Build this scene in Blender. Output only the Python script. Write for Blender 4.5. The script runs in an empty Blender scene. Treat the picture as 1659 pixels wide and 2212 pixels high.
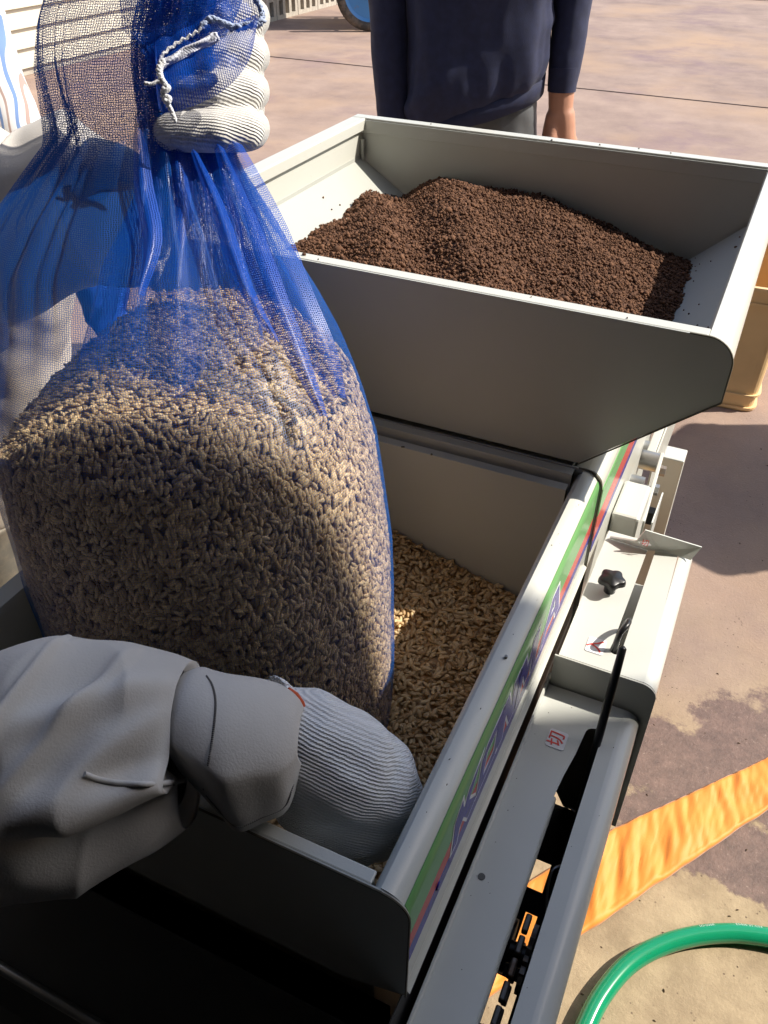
import bpy, bmesh, math, random
import numpy as np
from mathutils import Vector, Matrix, noise
random.seed(7); rng = np.random.default_rng(11)
S = bpy.context.scene; COL = S.collection
R = math.radians

# ------------------------------------------------------------------ camera
F_PX, CX, CY, H = 1810.0, 829.5, 1106.0, 1.42
dY = np.array([1900-CX, CY+300, -F_PX]); dY /= np.linalg.norm(dY)
dX = -np.array([-4143-CX, CY+350, -F_PX]); dX /= np.linalg.norm(dX)
dX -= dX.dot(dY)*dY; dX /= np.linalg.norm(dX)
dZ = np.cross(dX, dY)
RM = np.array([dX, dY, dZ]); CAM = np.array([0, 0, H])
cam = bpy.data.cameras.new('camera'); co = bpy.data.objects.new('camera', cam); COL.objects.link(co)
m = Matrix([list(r) for r in RM]).to_4x4(); m.translation = Vector(CAM)
co.matrix_world = m
cam.sensor_fit = 'AUTO'; cam.sensor_width = 36; cam.lens = 36*F_PX/2212.0
cam.clip_start = 0.02; cam.clip_end = 600
S.camera = co
# ------------------------------------------------------------------ light
SUN_AZ, SUN_EL = 62.0, 45.0           # azimuth from +Y towards +X
sv = Vector((math.sin(R(SUN_AZ))*math.cos(R(SUN_EL)), math.cos(R(SUN_AZ))*math.cos(R(SUN_EL)), math.sin(R(SUN_EL))))
W = bpy.data.worlds.new('World'); S.world = W; W.use_nodes = True
nt = W.node_tree; bg = nt.nodes['Background']
sky = nt.nodes.new('ShaderNodeTexSky'); sky.sky_type = 'NISHITA'; sky.sun_disc = False
sky.sun_elevation = R(SUN_EL); sky.sun_rotation = R(SUN_AZ); sky.air_density = 1.0; sky.dust_density = 1.5
nt.links.new(sky.outputs[0], bg.inputs[0]); bg.inputs[1].default_value = 0.14
sl = bpy.data.lights.new('sun', 'SUN'); sl.energy = 4.6; sl.angle = R(0.53); sl.color = (1.0, 0.93, 0.82)
so = bpy.data.objects.new('sun', sl); COL.objects.link(so); so.rotation_euler = sv.to_track_quat('Z', 'Y').to_euler()
so.location = (3, 1, 6)
S.view_settings.view_transform = 'Standard'; S.view_settings.look = 'None'; S.view_settings.gamma = 1
S.view_settings.use_curve_mapping = False; S.view_settings.exposure = 0.55
S.render.engine = 'CYCLES'; S.cycles.transparent_max_bounces = 24; S.cycles.max_bounces = 8
S.render.resolution_x = 768; S.render.resolution_y = 1024
GZ = 0.20                              # level of the yard

# ------------------------------------------------------------------ helpers
def ray(u, v):
    d = np.array([u-CX, CY-v, -F_PX]); return RM @ d / F_PX      # unit depth
def at(u, v, d): return Vector(CAM + d*ray(u, v))
def onz(u, v, z):
    d = ray(u, v); return Vector(CAM + (z-H)/d[2]*d)
def proj(p):
    q = RM.T @ (np.array(p, float)-CAM); return CX-F_PX*q[0]/q[2], CY+F_PX*q[1]/q[2], -q[2]
RW = Vector((.906, .423, 0)).normalized(); FW = Vector((-.423, .906, 0)).normalized()
def rf(r, f, z): return RW*r + FW*f + Vector((0, 0, z))

def _sock(n, k, v):
    if k in n.inputs: n.inputs[k].default_value = v
def mat(name, col, rough=.5, metal=0, var=.0, vscale=30, bump=0, bscale=200, spec=.5, coat=0, dirt=None, dscale=14, dth=(.58, .72), sheen=0, coord='Object'):
    m = bpy.data.materials.new(name); m.use_nodes = True; t = m.node_tree; b = t.nodes['Principled BSDF']
    c4 = (*col, 1); _sock(b, 'Base Color', c4); _sock(b, 'Roughness', rough); _sock(b, 'Metallic', metal)
    _sock(b, 'Specular IOR Level', spec); _sock(b, 'Coat Weight', coat); _sock(b, 'Coat Roughness', .08); _sock(b, 'Sheen Weight', sheen)
    tc = t.nodes.new('ShaderNodeTexCoord'); L = t.links.new
    out = None
    if var:
        n = t.nodes.new('ShaderNodeTexNoise'); n.inputs['Scale'].default_value = vscale; n.inputs['Detail'].default_value = 6
        L(tc.outputs[coord], n.inputs[0]); r = t.nodes.new('ShaderNodeValToRGB')
        r.color_ramp.elements[0].position = .3; r.color_ramp.elements[1].position = .7
        r.color_ramp.elements[0].color = (*[max(0, c*(1-var)) for c in col], 1); r.color_ramp.elements[1].color = (*[min(1, c*(1+var)) for c in col], 1)
        L(n.outputs[0], r.inputs[0]); out = r.outputs[0]
    if dirt:
        n = t.nodes.new('ShaderNodeTexNoise'); n.inputs['Scale'].default_value = dscale; n.inputs['Detail'].default_value = 8; n.inputs['Roughness'].default_value = .7
        L(tc.outputs[coord], n.inputs[0]); r = t.nodes.new('ShaderNodeMapRange'); r.inputs[1].default_value = dth[0]; r.inputs[2].default_value = dth[1]
        L(n.outputs[0], r.inputs[0]); x = t.nodes.new('ShaderNodeMix'); x.data_type = 'RGBA'
        L(r.outputs[0], x.inputs[0]); x.inputs[6].default_value = c4; x.inputs[7].default_value = (*dirt, 1)
        if out: L(out, x.inputs[6])
        out = x.outputs[2]
    if out: L(out, b.inputs['Base Color'])
    if bump:
        n = t.nodes.new('ShaderNodeTexNoise'); n.inputs['Scale'].default_value = bscale; n.inputs['Detail'].default_value = 4
        L(tc.outputs[coord], n.inputs[0]); bp = t.nodes.new('ShaderNodeBump'); bp.inputs['Strength'].default_value = bump; bp.inputs['Distance'].default_value = .002
        L(n.outputs[0], bp.inputs['Height']); L(bp.outputs[0], b.inputs['Normal'])
    return m

def tag(o, label=None, cat=None, group=None, kind=None):
    if label: o['label'] = label
    if cat: o['category'] = cat
    if group: o['group'] = group
    if kind: o['kind'] = kind
    return o
def thing(name, loc, label, cat, group=None):
    e = bpy.data.objects.new(name, None); COL.objects.link(e); e.location = loc; e.empty_display_size = .05
    return tag(e, label, cat, group)
def link(name, me, m=None, parent=None, smooth=False, bevel=0, seg=2):
    o = bpy.data.objects.new(name, me); COL.objects.link(o)
    if m is not None and len(me.materials) == 0:
        for k in (m if isinstance(m, (list, tuple)) else [m]): me.materials.append(k)
    if parent is not None:
        o.parent = parent; o.matrix_parent_inverse = world_of(parent).inverted()
    if smooth:
        me.polygons.foreach_set('use_smooth', [True]*len(me.polygons))
    if bevel:
        b = o.modifiers.new('bevel', 'BEVEL'); b.width = bevel; b.segments = seg; b.limit_method = 'ANGLE'; b.angle_limit = R(35)
        b.harden_normals = False
    return o
def world_of(o):
    mm = Matrix.LocRotScale(o.location, o.rotation_euler, o.scale)
    return (world_of(o.parent) @ o.matrix_parent_inverse @ mm) if o.parent else mm
def pyd(name, v, f, m=None, parent=None, smooth=False, bevel=0, uv=None, seg=2):
    me = bpy.data.meshes.new(name); me.from_pydata([tuple(p) for p in v], [], f)
    me.validate(); me.update()
    if uv is not None:
        l = me.uv_layers.new(name='UVMap')
        for lp in me.loops: l.data[lp.index].uv = uv[lp.vertex_index]
    return link(name, me, m, parent, smooth, bevel, seg)
def box(name, x0, x1, y0, y1, z0, z1, m, parent=None, bevel=.0008, rot=None, piv=None):
    v = [(x, y, z) for x in (x0, x1) for y in (y0, y1) for z in (z0, z1)]
    f = [(0, 1, 3, 2), (4, 6, 7, 5), (0, 4, 5, 1), (2, 3, 7, 6), (0, 2, 6, 4), (1, 5, 7, 3)]
    if rot is not None:
        v = [rot @ (Vector(p)-Vector(piv)) + Vector(piv) for p in v]
    return pyd(name, v, f, m, parent, bevel=bevel)
def prism(name, poly, axis, a0, a1, m, parent=None, bevel=0, smooth=False, seg=2):
    """closed outline poly extruded along an axis. axis 'y': poly=(x,z); 'z': poly=(x,y); 'x': poly=(y,z)"""
    mk = {'y': lambda p, a: (p[0], a, p[1]), 'z': lambda p, a: (p[0], p[1], a), 'x': lambda p, a: (a, p[0], p[1])}[axis]
    n = len(poly); v = [mk(p, a0) for p in poly]+[mk(p, a1) for p in poly]
    bm = bmesh.new(); vs = [bm.verts.new(p) for p in v]
    bm.faces.new(vs[:n][::-1]); bm.faces.new(vs[n:])
    for i in range(n): bm.faces.new((vs[i], vs[(i+1) % n], vs[n+(i+1) % n], vs[n+i]))
    bm.normal_update()
    bmesh.ops.triangulate(bm, faces=[f for f in bm.faces if len(f.verts) > 4])
    bmesh.ops.recalc_face_normals(bm, faces=bm.faces)
    me = bpy.data.meshes.new(name); bm.to_mesh(me); bm.free()
    return link(name, me, m, parent, smooth, bevel, seg)
def sheet(name, pts, axis, a0, a1, th, m, parent=None, n=1, smooth=True):
    """thin bent sheet: open profile pts (2d) extruded along axis with thickness th"""
    P = [Vector(p) for p in pts]; N = []
    for i in range(len(P)):
        d = (P[min(i+1, len(P)-1)]-P[max(i-1, 0)]).normalized(); N.append(Vector((-d.y, d.x)))
    poly = P+[p-nn*th for p, nn in zip(P[::-1], N[::-1])]
    o = prism(name, [tuple(p) for p in poly], axis, a0, a1, m, parent)
    if smooth: smooth_angle(o)
    return o
def smooth_angle(o, a=40):
    me = o.data; bm = bmesh.new(); bm.from_mesh(me)
    for f in bm.faces: f.smooth = True
    for e in bm.edges:
        if len(e.link_faces) == 2 and e.calc_face_angle(0) > R(a): e.smooth = False
    bm.to_mesh(me); bm.free()
def arc(cx, cy, r, a0, a1, n=8): return [(cx+r*math.cos(R(a0+(a1-a0)*i/n)), cy+r*math.sin(R(a0+(a1-a0)*i/n))) for i in range(n+1)]
def frame(d):
    d = d.normalized(); a = Vector((0, 0, 1)) if abs(d.z) < .9 else Vector((1, 0, 0))
    x = a.cross(d).normalized(); return x, d.cross(x)
def tube_data(pts, rad, n=10, v=None, f=None, closed=False, cap=True):
    v = [] if v is None else v; f = [] if f is None else f; base = len(v); pts = [Vector(p) for p in pts]
    k = len(pts); rad = rad if isinstance(rad, (list, tuple)) else [rad]*k; X = None
    for i in range(k):
        d = (pts[min(i+1, k-1)]-pts[max(i-1, 0)]).normalized()
        if X is None: X, Y = frame(d)
        else: X = (X-d*X.dot(d)).normalized(); Y = d.cross(X)
        for j in range(n):
            a = 2*math.pi*j/n; v.append(pts[i]+(X*math.cos(a)+Y*math.sin(a))*rad[i])
    for i in range(k-1):
        for j in range(n): f.append((base+i*n+j, base+i*n+(j+1) % n, base+(i+1)*n+(j+1) % n, base+(i+1)*n+j))
    if cap:
        f.append(tuple(base+j for j in range(n))[::-1]); f.append(tuple(base+(k-1)*n+j for j in range(n)))
    return v, f
def tube(name, pts, rad, m, parent=None, n=10, smooth=True):
    v, f = tube_data(pts, rad, n); o = pyd(name, v, f, m, parent)
    if smooth: smooth_angle(o, 60)
    return o
def catmull(P, n=8):
    P = [Vector(p) for p in P]; Q = [P[0]*2-P[1]]+P+[P[-1]*2-P[-2]]; out = []
    for i in range(1, len(Q)-2):
        a, b, c, d = Q[i-1:i+3]
        for k in range(n):
            t = k/n; out.append(.5*((2*b)+(c-a)*t+(2*a-5*b+4*c-d)*t*t+(3*b-a-3*c+d)*t**3))
    return out+[P[-1]]
# tapered capsules and ellipsoids fused into one continuous skin
def cap_mesh(bm, p0, r0, p1, r1, fl=1.0, side=None):
    p0, p1 = Vector(p0), Vector(p1); d = p1-p0; L = d.length or 1e-6; d = d/L
    X, Y = frame(d)
    if side is not None:
        X = (Vector(side)-d*Vector(side).dot(d)).normalized(); Y = d.cross(X)
    n = 14; rings = []
    prof = [(-r0*math.cos(a), r0*math.sin(a)) for a in [R(15), R(45), R(75)]]+[(0, r0), (L*.5, (r0+r1)/2), (L, r1)]+[(L+r1*math.sin(a), r1*math.cos(a)) for a in [R(15), R(45), R(75)]]
    for s, r in prof:
        rings.append([bm.verts.new(p0+d*s+(X*math.cos(2*math.pi*j/n)+Y*math.sin(2*math.pi*j/n)*fl)*r) for j in range(n)])
    for a, b in zip(rings, rings[1:]):
        for j in range(n): bm.faces.new((a[j], a[(j+1) % n], b[(j+1) % n], b[j]))
    bm.faces.new(rings[0][::-1]); bm.faces.new(rings[-1])
def fuse(name, caps, ells, m, parent=None, voxel=.006, smooth=6, disp=None):
    bm = bmesh.new()
    for c in caps: cap_mesh(bm, *c)
    for c, r, q in ells:
        mt = Matrix.Translation(Vector(c)) @ (q.to_4x4() if q else Matrix()) @ Matrix.Diagonal((*r, 1))
        bmesh.ops.create_uvsphere(bm, u_segments=20, v_segments=12, radius=1, matrix=mt)
    bmesh.ops.recalc_face_normals(bm, faces=bm.faces)
    me = bpy.data.meshes.new('tmp'); bm.to_mesh(me); bm.free(); o = bpy.data.objects.new('tmp', me); COL.objects.link(o)
    r = o.modifiers.new('r', 'REMESH'); r.mode = 'VOXEL'; r.voxel_size = voxel
    s = o.modifiers.new('s', 'SMOOTH'); s.iterations = smooth; s.factor = .6
    dg = bpy.context.evaluated_depsgraph_get(); me2 = bpy.data.meshes.new_from_object(o.evaluated_get(dg))
    bpy.data.objects.remove(o)
    if disp:
        n = len(me2.vertices); c = np.empty(n*3); me2.vertices.foreach_get('co', c); c = c.reshape(-1, 3)
        nn = np.empty(n*3); me2.vertices.foreach_get('normal', nn); nn = nn.reshape(-1, 3)
        c = c+nn*np.array([disp(Vector(p)) for p in c])[:, None]; me2.vertices.foreach_set('co', c.ravel()); me2.update()
    me2.name = name; me2.materials.clear()
    return link(name, me2, m, parent, smooth=True)
def txt(name, s, size, m, parent, loc, xdir, ydir, ext=.0001, offset=0):
    cu = bpy.data.curves.new('t', 'FONT'); cu.body = s; cu.size = size; cu.align_x = 'CENTER'; cu.align_y = 'CENTER'; cu.extrude = ext; cu.offset = offset; cu.resolution_u = 3
    o = bpy.data.objects.new('t', cu); COL.objects.link(o); dg = bpy.context.evaluated_depsgraph_get()
    me = bpy.data.meshes.new_from_object(o.evaluated_get(dg)); bpy.data.objects.remove(o)
    X = Vector(xdir).normalized(); Y = Vector(ydir).normalized(); Z = X.cross(Y)
    M = Matrix((X, Y, Z)).transposed().to_4x4(); M.translation = Vector(loc); me.transform(M); me.name = name
    me.materials.clear(); return link(name, me, m, parent)

# ------------------------------------------------------------------ materials
WHITE = (.62, .62, .56)
M_paint = mat('cream_paint', WHITE, .33, var=.03, vscale=9, bump=.03, bscale=900, coat=.25, dirt=(.35, .32, .26), dscale=110, dth=(.66, .74))
M_hop = mat('hopper_paint_shaded', (.46, .47, .43), .42, var=.04, vscale=12, bump=.05, bscale=700, dirt=(.36, .34, .29), dscale=45, dth=(.68, .8))  # same cream, lowered to put the panels' shade into the tone
M_deck = mat('cover_paint', (.60, .61, .57), .36, var=.03, vscale=14, bump=.02, bscale=700, coat=.3, dirt=(.25, .22, .18), dscale=160, dth=(.74, .78))
M_black = mat('black_plastic', (.012, .012, .013), .35, bump=.05, bscale=300)
M_rust = mat('worn_steel', (.32, .30, .27), .45, .7, var=.25, vscale=60, dirt=(.25, .12, .05), dscale=60, dth=(.5, .7))
M_steel = mat('steel', (.45, .45, .44), .35, .9, var=.1, vscale=80)
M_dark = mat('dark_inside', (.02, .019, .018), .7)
M_under = mat('lower_paint_shaded', (.10, .10, .095), .5, var=.1, vscale=20)  # cream lower body with its lack of light painted as dark grey
M_seam = mat('seam_edge', (.10, .09, .06), .6)
def decalm(n, c): return mat(n, c, .24, coat=0, spec=.10, var=.03, vscale=30)
M_green = decalm('decal_green', (.15, .36, .13)); M_red = decalm('decal_red', (.52, .07, .055)); M_blue = decalm('decal_blue', (.055, .045, .27)); M_dw = decalm('decal_white', (.82, .82, .84)); M_face = mat('gloss_face', (.60, .60, .55), .12, spec=.3, var=.02)
M_label = mat('label_white', (.78, .78, .80), .35, var=.03); M_lred = mat('label_red', (.75, .07, .05), .5)
M_concrete_block = mat('block', (.42, .38, .32), .9, var=.15, vscale=25, bump=.5, bscale=80)
M_siding = mat('siding', (.62, .56, .44), .5, var=.04, vscale=5)
M_wood_dark = mat('shed_wall', (.018, .016, .014), .9, var=.2, vscale=3)
M_orange = mat('orange_cloth', (.85, .30, .04), .6, var=.08, vscale=20, bump=.1, bscale=250, sheen=.2)
M_crate = mat('crate_plastic', (.78, .55, .28), .38, var=.06, vscale=12, bump=.05, bscale=100)
M_navy = mat('navy_knit', (.013, .018, .058), .8, var=.2, vscale=60, bump=.35, bscale=700, sheen=.06)
M_trous = mat('grey_trousers', (.085, .09, .095), .6, var=.2, vscale=14, bump=.1, bscale=400, sheen=.2)
M_skin = mat('skin', (.50, .25, .16), .5, var=.08, vscale=30, bump=.15, bscale=250)
M_nail = mat('nail', (.62, .38, .30), .3)
M_beige = mat('white_trousers', (.60, .54, .46), .8, var=.05, vscale=10, bump=.2, bscale=500)
M_boot = mat('rubber_boot', (.13, .12, .10), .65, var=.3, vscale=16, dirt=(.25, .21, .16), dscale=20, dth=(.45, .65))
M_bglove = mat('blue_rubber', (.02, .10, .62), .4, bump=.1, bscale=200)
M_tyre = mat('tyre', (.035, .032, .03), .8, dirt=(.16, .12, .09), dscale=12, dth=(.45, .7))
M_rim = mat('blue_rim', (.05, .20, .45), .4, dirt=(.2, .14, .08), dscale=20, dth=(.6, .7))
M_cord = mat('white_cord', (.74, .75, .78), .9, bump=.6, bscale=900)

def cloth_mat(name, col, scale=900, s=.35):
    m = mat(name, col, .85, var=.06, vscale=18, sheen=.15); t = m.node_tree; b = t.nodes['Principled BSDF']; L = t.links.new
    tc = t.nodes.new('ShaderNodeTexCoord'); n = t.nodes.new('ShaderNodeTexNoise'); n.inputs['Scale'].default_value = scale; n.inputs['Detail'].default_value = 2
    n2 = t.nodes.new('ShaderNodeTexNoise'); n2.inputs['Scale'].default_value = 22; n2.inputs['Detail'].default_value = 3
    ad = t.nodes.new('ShaderNodeMath'); ad.operation = 'MULTIPLY_ADD'; ad.inputs[1].default_value = 3.0
    L(tc.outputs['Object'], n.inputs[0]); L(tc.outputs['Object'], n2.inputs[0]); L(n2.outputs[0], ad.inputs[0]); L(n.outputs[0], ad.inputs[2])
    bp = t.nodes.new('ShaderNodeBump'); bp.inputs['Strength'].default_value = s; bp.inputs['Distance'].default_value = .0005
    L(ad.outputs[0], bp.inputs['Height']); L(bp.outputs[0], b.inputs['Normal']); return m
M_sleeve = cloth_mat('grey_cotton', (.58, .545, .50))
M_stitch = mat('stitch', (.16, .15, .14), .9)
def knit_mat(name, col, axis, sc=420):
    m = mat(name, col, .95, sheen=.4); t = m.node_tree; b = t.nodes['Principled BSDF']; L = t.links.new
    tc = t.nodes.new('ShaderNodeTexCoord'); mp = t.nodes.new('ShaderNodeMapping')
    a = Vector(axis).normalized(); mp.inputs['Rotation'].default_value = a.rotation_difference(Vector((1, 0, 0))).to_euler()
    L(tc.outputs['Object'], mp.inputs[0])
    def wv(d, s, dist):
        w = t.nodes.new('ShaderNodeTexWave'); w.bands_direction = d; w.inputs['Scale'].default_value = s; w.inputs['Distortion'].default_value = dist
        w.inputs['Detail'].default_value = 1; w.inputs['Detail Scale'].default_value = 2.0; L(mp.outputs[0], w.inputs[0]); w.inputs['Detail Scale'].default_value = 1.2; return w
    w1 = wv('X', sc*.44, 1.6); w2 = wv('DIAGONAL', sc*.80, 1.2)
    n = t.nodes.new('ShaderNodeMath'); n.operation = 'MULTIPLY_ADD'; n.inputs[1].default_value = .45; L(w2.outputs[1], n.inputs[0]); L(w1.outputs[1], n.inputs[2])
    bp = t.nodes.new('ShaderNodeBump'); bp.inputs['Strength'].default_value = .6; bp.inputs['Distance'].default_value = .0010
    L(n.outputs[0], bp.inputs['Height']); L(bp.outputs[0], b.inputs['Normal'])
    r = t.nodes.new('ShaderNodeMapRange'); r.inputs[1].default_value = 0; r.inputs[2].default_value = .6; r.inputs[3].default_value = .62; r.inputs[4].default_value = 1
    L(w1.outputs[1], r.inputs[0]); x = t.nodes.new('ShaderNodeMix'); x.data_type = 'RGBA'; x.inputs[6].default_value = (*[c*.72 for c in col], 1); x.inputs[7].default_value = (*col, 1)
    L(r.outputs[0], x.inputs[0]); L(x.outputs[2], b.inputs['Base Color']); return m
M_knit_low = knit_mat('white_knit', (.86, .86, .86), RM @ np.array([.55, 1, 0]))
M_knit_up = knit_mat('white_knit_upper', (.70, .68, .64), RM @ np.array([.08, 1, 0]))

def stripe_mat():
    m = mat('striped_cotton', (.8, .8, .82), .85); t = m.node_tree; b = t.nodes['Principled BSDF']; L = t.links.new
    tc = t.nodes.new('ShaderNodeTexCoord'); mp = t.nodes.new('ShaderNodeMapping'); mp.inputs['Rotation'].default_value = (0, 0, -R(25))
    L(tc.outputs['Object'], mp.inputs[0]); n = t.nodes.new('ShaderNodeTexNoise'); n.inputs['Scale'].default_value = 9
    L(mp.outputs[0], n.inputs[0]); sp = t.nodes.new('ShaderNodeSeparateXYZ'); L(mp.outputs[0], sp.inputs[0])
    a = t.nodes.new('ShaderNodeMath'); a.operation = 'MULTIPLY_ADD'; a.inputs[1].default_value = .03; L(n.outputs[0], a.inputs[0]); L(sp.outputs[0], a.inputs[2])
    k = t.nodes.new('ShaderNodeMath'); k.operation = 'MULTIPLY'; k.inputs[1].default_value = 62; L(a.outputs[0], k.inputs[0])
    fr = t.nodes.new('ShaderNodeMath'); fr.operation = 'FRACT'; L(k.outputs[0], fr.inputs[0])
    r = t.nodes.new('ShaderNodeValToRGB'); r.color_ramp.interpolation = 'CONSTANT'; e = r.color_ramp.elements
    e[0].position = 0; e[0].color = (.8, .8, .82, 1); e[1].position = .22; e[1].color = (.20, .32, .62, 1)
    for p, c in ((.40, (.8, .8, .82, 1)), (.70, (.45, .33, .30, 1)), (.85, (.8, .8, .82, 1))):
        q = e.new(p); q.color = c
    L(fr.outputs[0], r.inputs[0]); L(r.outputs[0], b.inputs['Base Color']); return m
M_stripe = stripe_mat()

def net_mat(name='blue_net', th=.105, scale=700, col=(.004, .095, .42)):
    m = bpy.data.materials.new(name); m.use_nodes = True; t = m.node_tree; L = t.links.new; b = t.nodes['Principled BSDF']
    _sock(b, 'Base Color', (*col, 1)); _sock(b, 'Roughness', .38); _sock(b, 'Specular IOR Level', .6)
    uv = t.nodes.new('ShaderNodeUVMap'); uv.uv_map = 'UVMap'; v = t.nodes.new('ShaderNodeTexVoronoi'); v.feature = 'DISTANCE_TO_EDGE'
    v.voronoi_dimensions = '2D'; v.inputs['Scale'].default_value = scale; v.inputs['Randomness'].default_value = .45
    L(uv.outputs[0], v.inputs[0])
    lw = t.nodes.new('ShaderNodeLayerWeight'); lw.inputs[0].default_value = .5      # threads have thickness: at a slant they close up
    k = t.nodes.new('ShaderNodeMath'); k.operation = 'POWER'; k.inputs[1].default_value = 2.5; L(lw.outputs['Facing'], k.inputs[0])
    k2 = t.nodes.new('ShaderNodeMath'); k2.operation = 'MULTIPLY_ADD'; k2.inputs[1].default_value = .17; k2.inputs[2].default_value = th; L(k.outputs[0], k2.inputs[0])
    ga = t.nodes.new('ShaderNodeAttribute'); ga.attribute_name = 'gather'; k3 = t.nodes.new('ShaderNodeMath'); k3.operation = 'ADD'; L(k2.outputs[0], k3.inputs[0]); L(ga.outputs['Fac'], k3.inputs[1]); k2 = k3
    c = t.nodes.new('ShaderNodeMath'); c.operation = 'LESS_THAN'; L(v.outputs['Distance'], c.inputs[0]); L(k2.outputs[0], c.inputs[1])
    tr = t.nodes.new('ShaderNodeBsdfTransparent'); tl = t.nodes.new('ShaderNodeBsdfTranslucent'); tl.inputs[0].default_value = (*[min(1, x*1.3) for x in col], 1)
    mx = t.nodes.new('ShaderNodeMixShader'); mx.inputs[0].default_value = .35; L(b.outputs[0], mx.inputs[1]); L(tl.outputs[0], mx.inputs[2])
    mm = t.nodes.new('ShaderNodeMixShader'); L(c.outputs[0], mm.inputs[0]); L(tr.outputs[0], mm.inputs[1]); L(mx.outputs[0], mm.inputs[2])
    L(mm.outputs[0], t.nodes['Material Output'].inputs[0]); return m
M_net = net_mat('blue_net', .040); M_netd = net_mat('blue_net_gathered', .15, 700, (.003, .080, .50))

def grain_mat(name, a, b_, rough=.55):
    m = bpy.data.materials.new(name); m.use_nodes = True; t = m.node_tree; L = t.links.new; b = t.nodes['Principled BSDF']; _sock(b, 'Roughness', rough)
    at_ = t.nodes.new('ShaderNodeAttribute'); at_.attribute_name = 'tone'; r = t.nodes.new('ShaderNodeValToRGB')
    e = r.color_ramp.elements; e[0].color = (*a, 1); e[1].color = (*b_, 1)
    L(at_.outputs['Fac'], r.inputs[0]); tc = t.nodes.new('ShaderNodeTexCoord'); n = t.nodes.new('ShaderNodeTexNoise'); n.inputs['Scale'].default_value = 900
    L(tc.outputs['Object'], n.inputs[0]); x = t.nodes.new('ShaderNodeMix'); x.data_type = 'RGBA'; x.blend_type = 'MULTIPLY'; x.inputs[0].default_value = .2
    L(r.outputs[0], x.inputs[6]); L(n.outputs[1], x.inputs[7]); L(x.outputs[2], b.inputs['Base Color'])
    bp = t.nodes.new('ShaderNodeBump'); bp.inputs['Strength'].default_value = .3; bp.inputs['Distance'].default_value = .0005; L(n.outputs[0], bp.inputs['Height']); L(bp.outputs[0], b.inputs['Normal'])
    return m
M_grain = grain_mat('paddy_grain', (.48, .29, .12), (.87, .66, .37)); M_grainb = grain_mat('shaded_grain', (.36, .235, .10), (.82, .61, .33)); M_soil = grain_mat('soil_crumb', (.085, .037, .019), (.215, .105, .056), .95)  # bag rice: same paddy, its shade put into a darker copy

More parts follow.
